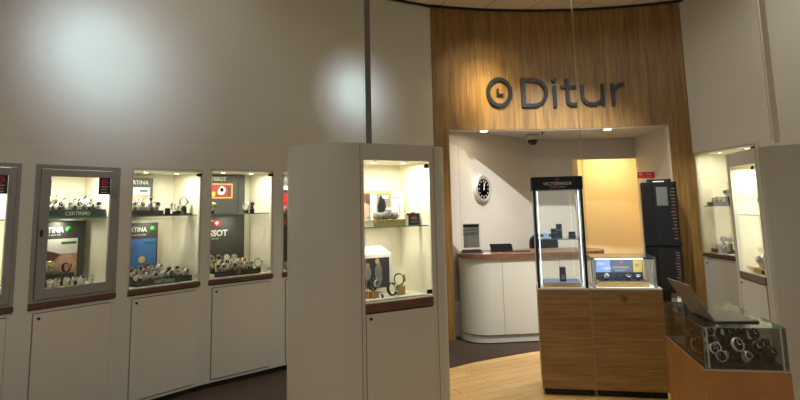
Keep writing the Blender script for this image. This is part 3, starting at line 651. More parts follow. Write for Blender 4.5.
watch('bsk', f.p(0.19, 0.05, ZB+0.012), f.rz+0.2, 'lying at the front of the pillar niche', 'watches in the big pillar', True, 0.9, -1.3)
r = at(f, 'red_box', 'small red box at the lower left corner of the pillar niche', 'box', 0.045, 0.09, ZB+0.012); mb = MB(); mb.box(0, 0.05, 0, 0.06, 0, 0.05, RED); mb.build('box', r, 0.003)

# --- right wall cabinet
f = RU
for z, lab in ((1.545, 'upper'), (0.987, 'lower')):
    st = tray(f, 0.06, 0.06, z, 0.36, 0.13, 0.035, BRNTRAY, 'brown watch tray on the %s level of the right wall cabinet' % lab, lip=0.045, steps=1)
    row(f, ['bsw', 'bsw', 'bsw'], 0.11, 0.27, 0.11, st[0][1], 'along the %s brown tray' % lab, 'watches on the brown trays', tilt=-0.7, s=1.15)
    stand_watch(f, 'ssw', 0.33 if z > 1.2 else 0.30, 0.15, z+0.035, 0.07, 'upright watch at the right of the %s brown tray' % lab, 'upright watches on the brown trays', 0.5, 1.4)
    if z < 1.2: stand_watch(f, 'ssw', 0.17, 0.16, z+0.035, 0.07, 'upright watch at the left of the lower brown tray', 'upright watches on the brown trays', 0.5, 1.4)
# --- right pillar
f = PRr
r = at(f, 'watch_riser', 'grey twin-column riser on the shelf of the right pillar', 'stand', 0.41, 0.06, ZS); mb = MB(); mb.box(0, 0.04, 0, 0.05, 0, 0.07, STEEL); mb.box(0.045, 0.085, 0, 0.05, 0, 0.12, STEEL); mb.build('riser', r, 0.002)
watch('ssw', f.p(0.43, 0.085, ZS+0.07), f.rz+0.6, 'on the lower column of the grey riser', 'watches in the right pillar', s=1.4, tilt=-0.1)
watch('ssw', f.p(0.477, 0.085, ZS+0.12), f.rz+0.6, 'on the higher column of the grey riser', 'watches in the right pillar', s=1.5, tilt=-0.1)
st = tray(f, 0.12, 0.04, ZB, 0.42, 0.12, 0.035, LTRAY, 'pale oak watch tray on the floor of the right pillar niche', steps=1, lip=0.04)
for k, (x, s) in enumerate(((0.27, 1.9), (0.37, 1.7), (0.46, 1.6))):
    watch('ssw', f.p(x, 0.10, ZB+0.036), f.rz+0.7, '%s from the left on the pale oak tray' % ORD[k], 'watches in the right pillar', s=s, tilt=-0.15)
r = at(f, 'price_card', 'tiny white price card at the left of the pale oak tray', 'card', 0.07, 0.04, ZB); mb = MB(); mb.box(0, 0.035, 0, 0.003, 0, 0.045, WHITE); flat(mb, 0.012, 0.022, 0.01, 0.035, CHAR); mb.build('card', r)

# ------------------------------------------------------------------ raised dark wall sign on the oak header
sg = thing('shop_sign', 'raised dark shop sign of a clock ring and five letters on the oak header', 'sign', parc(1.9, -0.03)[:2]+(2.87,), 0)
sg_o = Vector(sg.location)
def letter(x, name, fn):
    px, py, a = parc(x, -0.012)
    mb = MB(); mb.T = Matrix.Translation((px-sg_o.x, py-sg_o.y, 0)) @ Matrix.Rotation(a, 4, 'Z')
    fn(mb); return mb.build(name, sg)
D0, D1, HW = -0.035, 0.0, 0.0225
def ell(cx, cz, rx, rz, a0, a1, n=28): return [(cx+rx*math.cos(a0+(a1-a0)*k/n), cz+rz*math.sin(a0+(a1-a0)*k/n)) for k in range(n+1)]
def ring(mb): mb.strip(ell(0, 0.198, 0.150, 0.175, 0, 2*PI, 40), 0.024, D0, D1, NAVY)
def hands(mb): mb.strip([(-0.022, 0.245), (-0.022, 0.168)], 0.012, D0, D1, NAVY); mb.strip([(-0.034, 0.168), (0.055, 0.168)], 0.012, D0, D1, NAVY)
def ld(mb):
    mb.strip([(-0.15, 0), (-0.15, 0.385)], HW+0.002, D0, D1, NAVY)
    mb.strip([(-0.17, 0.362), (-0.02, 0.362)]+ell(-0.02, 0.1925, 0.175, 0.1695, PI/2, -PI/2, 26)+[(-0.02, 0.023), (-0.17, 0.023)], HW+0.001, D0+0.001, D1-0.001, NAVY)
def li(mb): mb.strip([(0, 0), (0, 0.28)], HW, D0, D1, NAVY); mb.cyl(0.030, D0, D1, NAVY, (0, 0, 0.355), 'y', 20)
def lt(mb):
    mb.strip([(-0.02, 0.37), (-0.02, 0.08)]+ell(0.045, 0.08, 0.065, 0.057, PI, 1.55*PI, 10)+[(0.10, 0.03)], HW, D0, D1, NAVY)
    mb.strip([(-0.10, 0.262), (0.10, 0.262)], 0.019, D0+0.001, D1-0.001, NAVY)
def lu(mb):
    mb.strip([(-0.13, 0.285), (-0.13, 0.13)]+ell(0.0, 0.13, 0.13, 0.108, PI, 2*PI, 18)+[(0.13, 0.13), (0.13, 0.285)], HW, D0, D1, NAVY); mb.strip([(0.13, 0), (0.13, 0.15)], HW, D0+0.001, D1-0.001, NAVY)
def lr(mb):
    mb.strip([(-0.06, 0), (-0.06, 0.285)], HW, D0, D1, NAVY); mb.strip(ell(0.07, 0.145, 0.13, 0.12, PI, 0.47*PI, 12), HW, D0+0.001, D1-0.001, NAVY)
o = letter(1.30, 'clock_ring', ring); letter(1.30, 'clock_hands', hands)
letter(1.775, 'letter_d', ld); letter(2.045, 'letter_i', li); letter(2.23, 'letter_t', lt); letter(2.535, 'letter_u', lu); letter(2.855, 'letter_r', lr)

# soffit downlights, dome camera, sprinkler
for k, (x, y, nm) in enumerate(((1.085, 7.42, 'left'), (2.72, 7.52, 'right'))):
    r = thing('recessed_downlight', 'small lit downlight in the soffit under the oak header, %s one of the two' % nm, 'light', (x, y, ZP-0.012), 0, 'downlights under the oak header')
    mb = MB(); mb.lathe([(0.062, -0.008), (0.062, 0.0)], RING, n=24); mb.build('rim', r); mb = MB(); mb.lathe([(0.046, -0.011), (0.046, -0.0085)], LAMPW, n=24); mb.build('lamp_disc', r)
    light('AREA', 'downlight_lamp', (x, y, ZP-0.03), 2.5, WARM, 0.09, aim=(x, y, 0))
r = thing('security_camera', 'small dome security camera under the rear room ceiling', 'camera', (1.90, 8.25, 2.60))
r.scale = (1.3, 1.3, 1.3)
mb = MB(); mb.lathe([(0.07, -0.055), (0.075, 0.008)], WALL, n=24); mb.build('housing', r); mb = MB(); mb.lathe([(0.0, -0.115), (0.03, -0.108), (0.05, -0.085), (0.056, -0.056)], BLACKG, n=24); mb.build('dome', r, label='black dome')
mb = MB(); mb.lathe([(0.012, -0.055), (0.012, -0.012), (0.028, -0.010), (0.028, 0.008)][::1], CHAR, n=14); o = mb.build('sprinkler_head'); o.location = (1.93, 7.78, 2.602); tag(o, 'tiny dark sprinkler head right of the dome camera', 'sprinkler')
mb = MB(); mb.lathe([(0.12, -0.02), (0.12, 0.0)], CHAR, n=24); mb.lathe([(0.08, -0.03), (0.08, -0.0205)], STEEL, n=24); o = mb.build('ceiling_speaker'); o.location = (2.72, 6.85, H); tag(o, 'round dark ceiling fitting above the right half of the oak header', 'ceiling fitting')
mb = MB(); mb.cyl(0.012, -0.16, 0, CHAR, n=10); mb.cyl(0.03, -0.01, 0, CHAR, n=14); o = mb.build('ceiling_rod'); o.location = (3.33, 6.7, H); tag(o, 'short dark rod hanging from the ceiling near the right end of the oak header', 'ceiling fitting')

# wall clock on the slanted rear wall
RF = Frame((0.60, 7.44), (2.05, 9.0))
r = thing('wall_clock', 'round black-faced wall clock in a thick white and silver rim', 'clock', RF.p(0.72, 0, 1.835), RF.rz)
mb = MB(); mb.lathe([(0.165, 0.0), (0.185, -0.02), (0.182, -0.05), (0.16, -0.062), (0.135, -0.045)], CHROME, axis='y', n=40, cap=False); mb.lathe([(0.187, 0.0), (0.189, -0.028), (0.185, -0.045)], WHITE, axis='y', n=40, cap=False); mb.build('rim', r, label='white and silver rim')
mb = MB(); mb.lathe([(0.0, -0.046), (0.15, -0.046)], DIALK, axis='y', n=40); mb.build('dial', r, label='black dial')
mb = MB()
for k in range(12):
    a = k*PI/6; T0 = mb.T; mb.T = Matrix.Rotation(a, 4, 'Y'); L = 0.024 if k % 3 else 0.030; mb.box(-0.004, 0.004, -0.049, -0.0465, 0.122-L, 0.122, DIALW); mb.T = T0
mb.build('hour_marks', r)
mb = MB()
for a, L, w in ((0.35, 0.105, 0.0035), (0.10, 0.07, 0.005)): mb.T = Matrix.Rotation(a, 4, 'Y'); mb.box(-w, w, -0.053, -0.050, -0.02, L, DIALW)
mb.T = Matrix.Identity(4); mb.cyl(0.012, -0.055, -0.05, DIALW, axis='y', n=14); mb.build('hands', r)

# ------------------------------------------------------------------ reception desk
r = thing('reception_desk', 'white rounded reception desk with a dark wood top behind the glass towers', 'desk', (1.59, 7.385, 0), math.radians(6))
def stad(w, d, R, n=14):
    P = []
    for cx, cy, a0 in ((w/2-R, d/2-R, 0), (-w/2+R, d/2-R, PI/2), (-w/2+R, -d/2+R, PI), (w/2-R, -d/2+R, 1.5*PI)):
        for k in range(n+1): a = a0+PI/2*k/n; P.append((cx+R*math.cos(a), cy+R*math.sin(a)))
    return P
def desk_body(w, d, R, z0, z1, m, mb): mb.prism(stad(w, d, R), z0, z1, m)
DW, DD = 1.84, 0.72
mb = MB(); desk_body(DW-0.04, DD-0.06, 0.30, 0.11, 0.985, DOORP, mb); o = mb.build('body', r)
mb = MB(); desk_body(DW-0.04, DD-0.10, 0.29, 0.02, 0.10, DOORP, mb); desk_body(DW-0.16, DD-0.18, 0.28, 0, 0.11, GREYM, mb); mb.build('plinth', r)
mb = MB(); mb.box(-0.455, -0.450, -DD/2+0.0285, -DD/2+0.04, 0.115, 0.98, GREYM); mb.box(0.25, 0.255, -DD/2+0.0285, -DD/2+0.04, 0.115, 0.98, GREYM); mb.build('panel_joint', r)
mb = MB(); desk_body(DW, DD, 0.32, 0.985, 1.035, DESKTOP, mb); mb.build('desk_top', r, 0.006, 'dark wood top')
DR = Matrix.Translation((1.59, 7.385, 0)) @ Matrix.Rotation(math.radians(6), 4, 'Z')
def dp(x, y, z=1.035): v = DR @ Vector((x, y, z)); return tuple(v)
r = thing('brochure_holder', 'clear brochure holder with dark banded sheets at the left end of the desk', 'holder', dp(-0.74, -0.02), math.radians(6))
mb = MB(); mb.box(-0.11, 0.11, -0.05, 0.09, 0, 0.035, BLACK); mb.box(-0.13, 0.13, -0.07, 0.07, 0, 0.015, DGREEN); mb.build('base', r, 0.003)
mb = MB(); mb.box(-0.115, 0.115, 0.0, 0.004, 0.035, 0.36, GLASS, GEDGE); mb.build('clear_panel', r)
mb = MB(); mb.box(-0.10, 0.10, 0.005, 0.008, 0.06, 0.35, mat('sheet', rgb(190, 188, 178), .6)); flat(mb, -0.10, 0.10, 0.31, 0.345, CHAR, 0.0045)
for z in (0.27, 0.235, 0.215): mb.add([(-0.10, 0.004, z-0.008), (0.10, 0.004, z+0.012), (0.10, 0.004, z+0.022), (-0.10, 0.004, z+0.005), (-0.10, 0.003, z-0.008), (0.10, 0.003, z+0.012), (0.10, 0.003, z+0.022), (-0.10, 0.003, z+0.005)], [(0,1,2,3), (4,5,6,7), (0,1,5,4), (2,3,7,6), (1,2,6,5), (3,0,4,7)], GREYM)
mb.build('sheet', r)
mb = MB(); mb.box(-0.05, 0.05, -0.025, 0.025, 0, 0.01, WHITE); o = mb.build('card'); o.location = dp(-0.62, -0.25); o.rotation_euler.z = .3; tag(o, 'small white card lying in front of the brochure holder', 'card')
r = thing('tablet', 'black tablet leaning on a stand on the desk', 'tablet', dp(-0.37, -0.08), math.radians(3))
mb = MB(); mb.T = Matrix.Rotation(math.radians(-52), 4, 'X'); mb.box(-0.135, 0.135, 0, 0.010, 0, 0.155, BLACKG); mb.build('screen', r, 0.003)
mb = MB(); mb.add([(-0.13, 0.0, 0.0), (0.13, 0.0, 0), (0.13, 0.14, 0), (-0.13, 0.14, 0), (-0.10, 0.118, 0.085), (0.15, 0.118, 0.085)], [(0,1,2,3), (3,2,5,4), (0,1,5,4), (1,2,5), (0,3,4)], BLACK); mb.build('cover', r)
mb = MB(); mb.box(-0.10, 0.10, -0.04, 0.04, 0, 0.012, CHAR); o = mb.build('keyboard', None, 0.002); o.location = dp(-0.13, -0.10); o.rotation_euler.z = 0.1; tag(o, 'thin dark flat device lying right of the tablet', 'device')
# office chair behind the desk
r = thing('office_chair', 'black office chair behind the reception desk', 'chair', (2.08, 8.28, 0), 0.2)
mb = MB(); mb.prism([(x, y) for x, y in stad(0.46, 0.44, 0.12)], 0.46, 0.53, BLACK); mb.build('seat', r, 0.01)
mb = MB(); mb.T = Matrix.Translation((0, 0.22, 0)) @ Matrix.Rotation(PI/2, 4, 'X'); mb.prism([(x, z+0.93) for x, z in stad(0.42, 0.50, 0.12)], -0.03, 0.03, BLACK); mb.build('backrest', r, 0.01)
mb = MB(); mb.cyl(0.025, 0.08, 0.46, CHAR, n=12); mb.build('column', r); mb = MB(); mb.box(-0.03, 0.03, 0.235, 0.25, 0.5, 0.8, CHAR); mb.box(-0.03, 0.03, 0.1, 0.25, 0.44, 0.47, CHAR); mb.build('back_bar', r)
for k in range(5):
    mb = MB(); mb.T = Matrix.Rotation(k*2*PI/5, 4, 'Z'); mb.box(0, 0.28, -0.02, 0.02, 0.06, 0.09, CHAR); mb.cyl(0.028, -0.015, 0.015, BLACK, (0.27, 0, 0.028), 'y', 14); mb.build('leg', r)
# box and cable by the jamb
mb = MB(); mb.box(0, 0.05, 0, 0.10, 0, 0.42, WALL); o = mb.build('wall_box', None, 0.004); o.location = RF.p(0.045, -0.1, 0); o.rotation_euler.z = RF.rz; tag(o, 'narrow white box standing between the oak jamb and the reception desk', 'box')
RWS = thing('wall_sign', 'small red sign with white lettering on the rear room wall above the black stand', 'sign', (3.39, 8.30, 1.945), 0)
mb = MB(); mb.box(0, 0.24, 0, 0.008, 0, 0.09, RED); mb.build('sign_plate', RWS); PKP = mat('pink_print', rgb(226, 160, 160), .5); mb = MB(); flat(mb, 0.02, 0.058, 0.045, 0.075, PKP, 0.0); flat(mb, 0.075, 0.080, 0.02, 0.08, PKP, 0.0); flat(mb, 0.02, 0.058, 0.03, 0.034, PKP, 0.0)
for k, (x, h_) in enumerate(((0.118, .024), (0.133, .018), (0.148, .026), (0.163, .018), (0.178, .022), (0.192, .018))): flat(mb, x, x+0.010, 0.046, 0.046+h_, PKP, 0.0)
flat(mb, 0.118, 0.205, 0.022, 0.026, PKP, 0.0); mb.build('print', RWS)

# ------------------------------------------------------------------ black revolving stand in the rear room
r = thing('display_stand', 'tall black two-tier display stand beside the right oak jamb', 'stand', (3.12, 7.07, 0), math.radians(-20))
mb = MB(); mb.box(-0.22, 0.22, -0.2, 0.2, 0, 0.05, BLACK); mb.build('base', r, 0.004)
mb = MB(); mb.box(-0.05, 0.05, -0.05, 0.05, 0.05, 0.30, BLACK); mb.box(-0.17, 0.17, -0.13, 0.13, 0.30, 0.56, BLACKG); mb.build('column', r, 0.003)
def tier(z0, z1, panel, marks):
    mb = MB(); mb.box(-0.19, 0.19, -0.16, 0.16, z0, z1, BLACK); mb.box(-0.205, 0.205, -0.18, 0.18, z0-0.02, z0, BLACKG); o = mb.build('tier', r, 0.002)
    mb = MB()
    for k in range(8): mb.box(-0.195+k*0.017, -0.195+k*0.017+0.009, -0.172, -0.16, z0+0.01, z1-0.01, BLACKG)
    for k in range(10): mb.box(-0.202, -0.19, -0.15+k*0.03, -0.15+k*0.03+0.015, z0+0.01, z1-0.01, BLACKG)
    mb.build('slats', o)
    if panel: mb = MB(); mb.box(-0.035, 0.085, -0.168, -0.16, z0+0.44, z1-0.06, mat('grey_panel', rgb(92, 96, 92), 0.5)); mb.build('grey_panel', o, label='plain grey panel')
    mb = MB(); rnd = random.Random(5)
    for k in range(marks): 
        zz = z0+0.05+k*(z1-z0-0.1)/marks; mb.box(0.11+rnd.uniform(0, .02), 0.165, -0.163, -0.1615, zz, zz+0.012, mat('faint_print', rgb(104, 92, 80), .6) if rnd.random() < .9 else mat('faint_red_print', rgb(100, 36, 36), .6))
    mb.build('print', o)
tier(1.12, 1.84, True, 16); tier(0.58, 1.09, False, 13)
mb = MB(); mb.box(-0.12, 0.14, -0.12, 0.12, 1.84, 1.875, BLACK); mb.build('cap', r, 0.003); mb = MB(); mb.box(-0.06, 0.06, -0.15, -0.121, 1.84, 1.852, WHITE)
mb.build('card', r)
mb = MB(); mb.box(0.04, 0.16, -0.142, -0.13, 0.32, 0.55, mat('leaflet', rgb(120, 116, 110), .5)); mb.box(0.06, 0.09, -0.1435, -0.142, 0.34, 0.45, YEL); mb.box(0.10, 0.14, -0.1435, -0.142, 0.42, 0.52, WHITE); mb.build('leaflets', r)

# ------------------------------------------------------------------ wood counters with the glass tower and the small vitrine
CF = Frame((1.165, 5.172), (2.165, 4.972))
def shield(mb, cx, cz, s, y, m, bg):
    P = [(-.5, .45), (-.2, .5), (0, .45), (.2, .5), (.5, .45), (.5, -.1), (.28, -.42), (0, -.58), (-.28, -.42), (-.5, -.1)]
    n = len(P)
    def poly(k, yy, mm): mb.add([(cx+x*s*k, yy, cz+z*s*k) for x, z in P]+[(cx+x*s*k, yy-0.001, cz+z*s*k) for x, z in P], [tuple(range(n)), tuple(range(n, 2*n))]+[(i, (i+1) % n, n+(i+1) % n, n+i) for i in range(n)], mm)
    poly(1, y, m); poly(0.76, y-0.001, bg)
    mb.box(cx-s*0.07, cx+s*0.07, y-0.003, y-0.002, cz-s*0.27, cz+s*0.27, m); mb.box(cx-s*0.27, cx+s*0.27, y-0.0031, y-0.0021, cz-s*0.07, cz+s*0.07, m)
ZC = 0.872; CD = 0.46
def counter(x0, x1, label, name='display_counter'):
    p = CF.p(x0, 0, 0); w = x1-x0; r = thing(name, label, 'counter', p, CF.rz, 'walnut counters of the glass displays')
    mb = MB(); mb.box(0.02, w-0.02, 0.03, CD-0.03, 0, 0.055, BLACK); mb.build('plinth', r)
    mb = MB(); mb.box(0.001, w-0.002, 0, CD, 0.055, ZC, COUNTER); mb.build('cabinet_body', r, 0.002)
    mb = MB(); mb.box(0.001, w-0.002, 0.0, CD, ZC, ZC+0.012, WHITE); mb.build('top_plate', r, label='thin white top plate'); return r
W1 = 0.437; WT = CF.w
r = counter(0, W1, 'walnut counter carrying the tall glass tower')
r2 = counter(W1, WT, 'wider walnut counter with a dark shield emblem carrying the low glass vitrine')
mb = MB(); shield(mb, 0.275, ZC-0.072, 0.052, -0.0005, CHAR, COUNTER); mb.build('emblem', r2, label='dark shield emblem with a cross')
ZT = ZC+0.012
r = thing('glass_tower', 'tall glass display tower with a black header and cool lit corner posts', 'vitrine', CF.p(0, 0, ZT), CF.rz)
a, b, c, d = 0.015, W1-0.02, 0.015, CD-0.015; HT = 1.732-ZT
for (x, y) in ((a, c), (b, c), (a, d), (b, d)):
    mb = MB(); mb.box(x-0.011, x+0.011, y-0.011, y+0.011, 0, HT, BLACKG if y == c else CHROME); o = mb.build('post', r, 0.001)
for x, sg_ in ((a+0.026, 1), (b-0.026, -1)):
    mb = MB(); mb.box(x-0.004, x+0.004, c+0.012, c+0.020, 0.02, HT-0.01, LAMPC); o = mb.build('led_strip', r, label='cool white light strip')
mb = MB(); mb.box(a+0.011, b-0.011, c-0.003, c+0.003, 0.001, HT, GLASS, GEDGE); mb.build('front_pane', r)
mb = MB(); mb.box(a-0.003, a+0.003, c+0.011, d-0.011, 0.001, HT, GLASS, GEDGE); mb.build('side_pane', r); mb = MB(); mb.box(b-0.003, b+0.003, c+0.011, d-0.011, 0.001, HT, GLASS, GEDGE); mb.build('side_pane', r)
mb = MB(); mb.box(a+0.011, b-0.011, d-0.003, d+0.003, 0.001, HT, GLASS, GEDGE); mb.build('back_pane', r)
mb = MB(); mb.box(-0.008, W1-0.002, -0.008, CD+0.004, HT, HT+0.114, BLACK); o = mb.build('header', r, 0.002, 'black header box with red emblem and pale lettering')
text('VICTORINOX', 0.040, WHITE, o, (W1/2, -0.009, HT+0.038), align='CENTER', xs=0.92, sp=1.1); text('SWISS ARMY', 0.02, SILVER, o, (W1/2, -0.009, HT+0.015), name='small_lettering', align='CENTER', sp=1.3)
mb = MB(); shield(mb, W1/2, HT+0.088, 0.034, -0.009, DRED, BLACK); mb.build('emblem', o, label='dull red shield emblem')
mb = MB(); mb.box(a+0.02, b-0.02, c+0.02, d-0.02, 0.41, 0.418, GLASS, GEDGE); mb.build('shelf', r, label='clear glass shelf')
for z in (0.60*HT+0.28,):
    for x in (a+0.06, b-0.06): p = CF.p(x, 0.1, ZT+HT-0.02); light('AREA', 'tower_lamp', p, 2.2, COOL, 0.05, aim=(p[0], p[1], 0))
def small_box(f, x, y, z, w, d_, h, m, label, name='watch_case_box', cat='box', rz=0.0):
    r = at(f, name, label, cat, x, y, z, rz); mb = MB(); mb.box(-w/2, w/2, -d_/2, d_/2, 0, h*0.55, m); mb.build('box_body', r, 0.003)
    mb = MB(); mb.box(-w/2+0.001, w/2-0.001, -d_/2+0.001, d_/2-0.001, h*0.57, h, m); mb.build('lid', r, 0.004); return r
r = at(CF, 'display_tray', 'pale oak tray with a blue printed top on the floor of the glass tower', 'tray', 0.06, 0.07, ZT); mb = MB(); mb.box(0, 0.315, 0, 0.30, 0, 0.035, LTRAY); mb.build('tray_body', r, 0.002); mb = MB(); mb.box(0.008, 0.307, 0.008, 0.292, 0.035, 0.038, LBLUE); blob_ = None; mb.build('printed_top', r, label='pale blue printed top')
BLK2 = mat('blue_black_box', rgb(34, 38, 52), 0.35)
r = small_box(CF, 0.23, 0.17, ZT+0.038, 0.055, 0.05, 0.125, BLK2, 'upright dark box standing on the blue topped tray', 'watch_box')
mb = MB(); mb.box(-0.018, 0.018, -0.0275, -0.0265, 0.02, 0.06, GREYM); mb.build('print', r)
small_box(CF, 0.105, 0.16, ZT+0.418, 0.05, 0.03, 0.055, BLUEG, 'pale ice blue card box at the left of the tower shelf', 'card_box')
small_box(CF, 0.17, 0.16, ZT+0.418, 0.048, 0.045, 0.085, BLK2, 'short dark box second from left on the tower shelf', 'watch_box')
small_box(CF, 0.222, 0.20, ZT+0.418, 0.052, 0.045, 0.125, BLK2, 'tallest dark box on the tower shelf', 'watch_box')
small_box(CF, 0.33, 0.16, ZT+0.418, 0.060, 0.045, 0.055, BLK2, 'low dark box at the right of the tower shelf', 'watch_box')

VX0, VX1 = W1+0.03, WT-0.03; VW = VX1-VX0; VH = 0.25
r = thing('glass_vitrine', 'low glass vitrine with a bright light bar on the wider walnut counter', 'vitrine', CF.p(VX0, 0.03, ZT), CF.rz)
VD = CD-0.06; t = 0.006
for nm, q in (('front_pane', (t, VW-t, 0, t)), ('back_pane', (t, VW-t, VD-t, VD)), ('side_pane', (0, t, 0, VD)), ('side_pane', (VW-t, VW, 0, VD))):
    mb = MB(); mb.box(q[0], q[1], q[2], q[3], 0.001, VH, GLASS, GEDGE); mb.build(nm, r)
mb = MB(); mb.box(0, VW, 0, VD, VH, VH+t, GLASS, GEDGE); mb.build('top_pane', r)
mb = MB(); mb.box(0.03, VW-0.10, 0.012, 0.030, VH-0.014, VH-0.002, LAMPC); mb.build('light_bar', r, label='bright white light bar')
mb = MB(); mb.box(VW-0.10, VW-0.02, 0.012, 0.030, VH-0.014, VH-0.002, CHAR); mb.build('lamp_end', r)
for x in (0.02, VW-0.02):
    mb = MB(); mb.box(x-0.006, x+0.006, 0.012, 0.024, 0.0, VH-0.014, CHROME); mb.build('corner_post', r)
p = CF.p(VX0+VW/2, 0.06, ZT+VH-0.02); l = light('AREA', 'vitrine_lamp', p, 1.8, COOL, 0.4, aim=CF.p(VX0+VW/2, 0.16, ZT), shape='RECTANGLE', size_y=0.03)
VF = Frame(CF.p(VX0, 0.03, 0)[:2], CF.p(VX1, 0.03, 0)[:2])
r = at(VF, 'display_tray', 'pale oak tray across the floor of the low vitrine', 'tray', 0.055, 0.05, ZT); mb = MB(); mb.box(0, VW-0.11, 0, 0.25, 0, 0.045, LTRAY); mb.build('tray_body', r, 0.002); mb = MB(); mb.box(0.005, VW-0.115, 0.005, 0.245, 0.045, 0.048, BLK2); mb.build('printed_top', r)
r = at(VF, 'backboard', 'three-part printed board in blue, grey and yellow inside the low vitrine', 'sign', 0.06, 0.26, ZT+0.048); BW = VW-0.12
mb = MB(); mb.box(0, BW, 0, 0.01, 0, 0.185, CHAR); mb.build('board', r, 0.001)
mb = MB(); flat(mb, 0.005, BW*0.32, 0.055, 0.18, LBLUE); blob(mb, 0.05, 0.13, 0.04, 0.015, BLUEG, -0.0022, seed=41); blob(mb, 0.10, 0.09, 0.04, 0.015, BLUEG, -0.0022, seed=42); mb.build('blue_picture', r)
mb = MB(); flat(mb, BW*0.33, BW*0.79, 0.055, 0.18, mat('board_grey', rgb(96, 98, 108), .5)); o = mb.build('grey_panel', r); text('VICTORINOX', 0.026, SILVER, o, (BW*0.36, -0.002, 0.088), xs=0.88); text('SWISS ARMY', 0.016, SILVER, o, (BW*0.42, -0.002, 0.066), name='small_lettering'); mb = MB(); shield(mb, BW*0.56, 0.145, 0.032, -0.002, RED, GREYM); mb.build('emblem', o)
mb = MB(); flat(mb, BW*0.80, BW-0.005, 0.055, 0.18, YEL); flat(mb, BW*0.84, BW*0.93, 0.10, 0.13, TAN, -0.002); mb.build('yellow_panel', r)
watch('bsw', VF.p(0.125, 0.11, ZT+0.048), VF.rz+0.1, 'at the left in the low vitrine', 'watches in the low vitrine', True, 1.1, -0.1)
small_box(VF, 0.235, 0.14, ZT+0.048, 0.05, 0.04, 0.075, BLK2, 'dark square box right of the watch in the low vitrine', 'watch_box')
watch('bsk', VF.p(0.32, 0.10, ZT+0.048), VF.rz+0.2, 'lying in the middle of the low vitrine', 'watches in the low vitrine', True, 1.0, -1.2)
watch('bsk', VF.p(0.39, 0.10, ZT+0.048), VF.rz-0.2, 'lying at the right in the low vitrine', 'watches in the low vitrine', True, 1.0, -1.2)

# ------------------------------------------------------------------ low case in the right foreground
LF = Frame((1.795, 3.62), (2.243, 3.533)); LW = LF.w; LD = 0.93; ZL = 0.60; LH = 0.245
r = thing('low_display_case', 'low orange-brown wooden display case with a glass box top at the lower right', 'display case', LF.p(0, 0, 0), LF.rz)
mb = MB(); mb.box(0.02, LW-0.02, 0.03, LD-0.03, 0, 0.06, BLACK); mb.build('plinth', r)
mb = MB(); mb.box(-0.004, LW+0.004, -0.004, LD+0.004, 0.06, ZL, LOWCASE); mb.build('cabinet_body', r, 0.003)
mb = MB(); mb.box(0, LW, 0, LD, ZL, ZL+0.004, STEEL); mb.build('deck', r)
g = 0.005
for nm, q in (('front_pane', (g, LW-g, 0, g)), ('back_pane', (g, LW-g, LD-g, LD)), ('side_pane', (0, g, 0, LD)), ('side_pane', (LW-g, LW, 0, LD))):
    mb = MB(); mb.box(q[0], q[1], q[2], q[3], ZL+0.004, ZL+LH, GLASS, GEDGE); mb.build(nm, r)
mb = MB(); mb.box(0, LW, 0, LD, ZL+LH, ZL+LH+g, GLASS, GEDGE); mb.build('top_pane', r)
for x in (0.02, LW-0.03):
    mb = MB(); mb.box(x, x+0.010, 0.012, 0.022, ZL+0.004, ZL+LH-0.002, STEEL); mb.build('corner_rail', r)
ZG2 = ZL+LH+g
LA = lambda *a: at(LF, *a)
r = at(LF, 'watch_tray', 'flat black tray inside the low glass case', 'tray', 0.035, 0.03, ZL+0.004); mb = MB(); mb.box(0, LW-0.06, 0, 0.55, 0, 0.03, BLACK); mb.box(0, LW-0.06, 0.25, 0.55, 0.03, 0.075, BLACK); mb.build('tray_body', r, 0.003)
zt = ZL+0.034
spots = [('bsk', .065, .11, 0, 1.6, .6), ('ssk', .12, .17, 0, 1.5, -.4), ('bsk', .20, .12, 0, 2.2, .5), ('ssw', .125, .06, 0, 1.1, 1.1), ('bkk', .27, .19, 0, 1.9, -.5), ('ssk', .25, .05, 0, 1.1, .2), ('bkk', .315, .11, 0, 1.9, .3), ('bkk', .395, .17, 0, 1.8, -.5), ('bkk', .385, .07, 0, 1.5, .1),
         ('bsk', .08, .33, .045, 1.6, .7), ('bsk', .15, .39, .045, 1.7, -.3), ('bkk', .23, .33, .045, 1.7, .5), ('bkk', .31, .40, .045, 1.7, -.2), ('bkk', .38, .33, .045, 1.7, .4)]
PLC = ['at the front left corner', 'second from the front left', 'largest dial in the middle front', 'low between two at front left', 'right of the large round dial', 'low at front edge middle', 'third from right at front', 'far right of front group', 'low at the front right corner',
       'left end of raised back row', 'second from left, raised back row', 'middle of raised back row', 'fourth from left, raised back row', 'right end of raised back row']
for (c_, x, y, dz, s_, rz), w_ in zip(spots, PLC): watch(c_, LF.p(x, y, zt+dz), LF.rz+rz, w_+', low glass case', 'watches in the low glass case', True, s_, -0.35)
watch('ggw', LF.p(0.05, 0.25, zt), LF.rz+1.3, 'gold banded, against left pane of low glass case', 'watches in the low glass case', True, 1.7, -0.2)
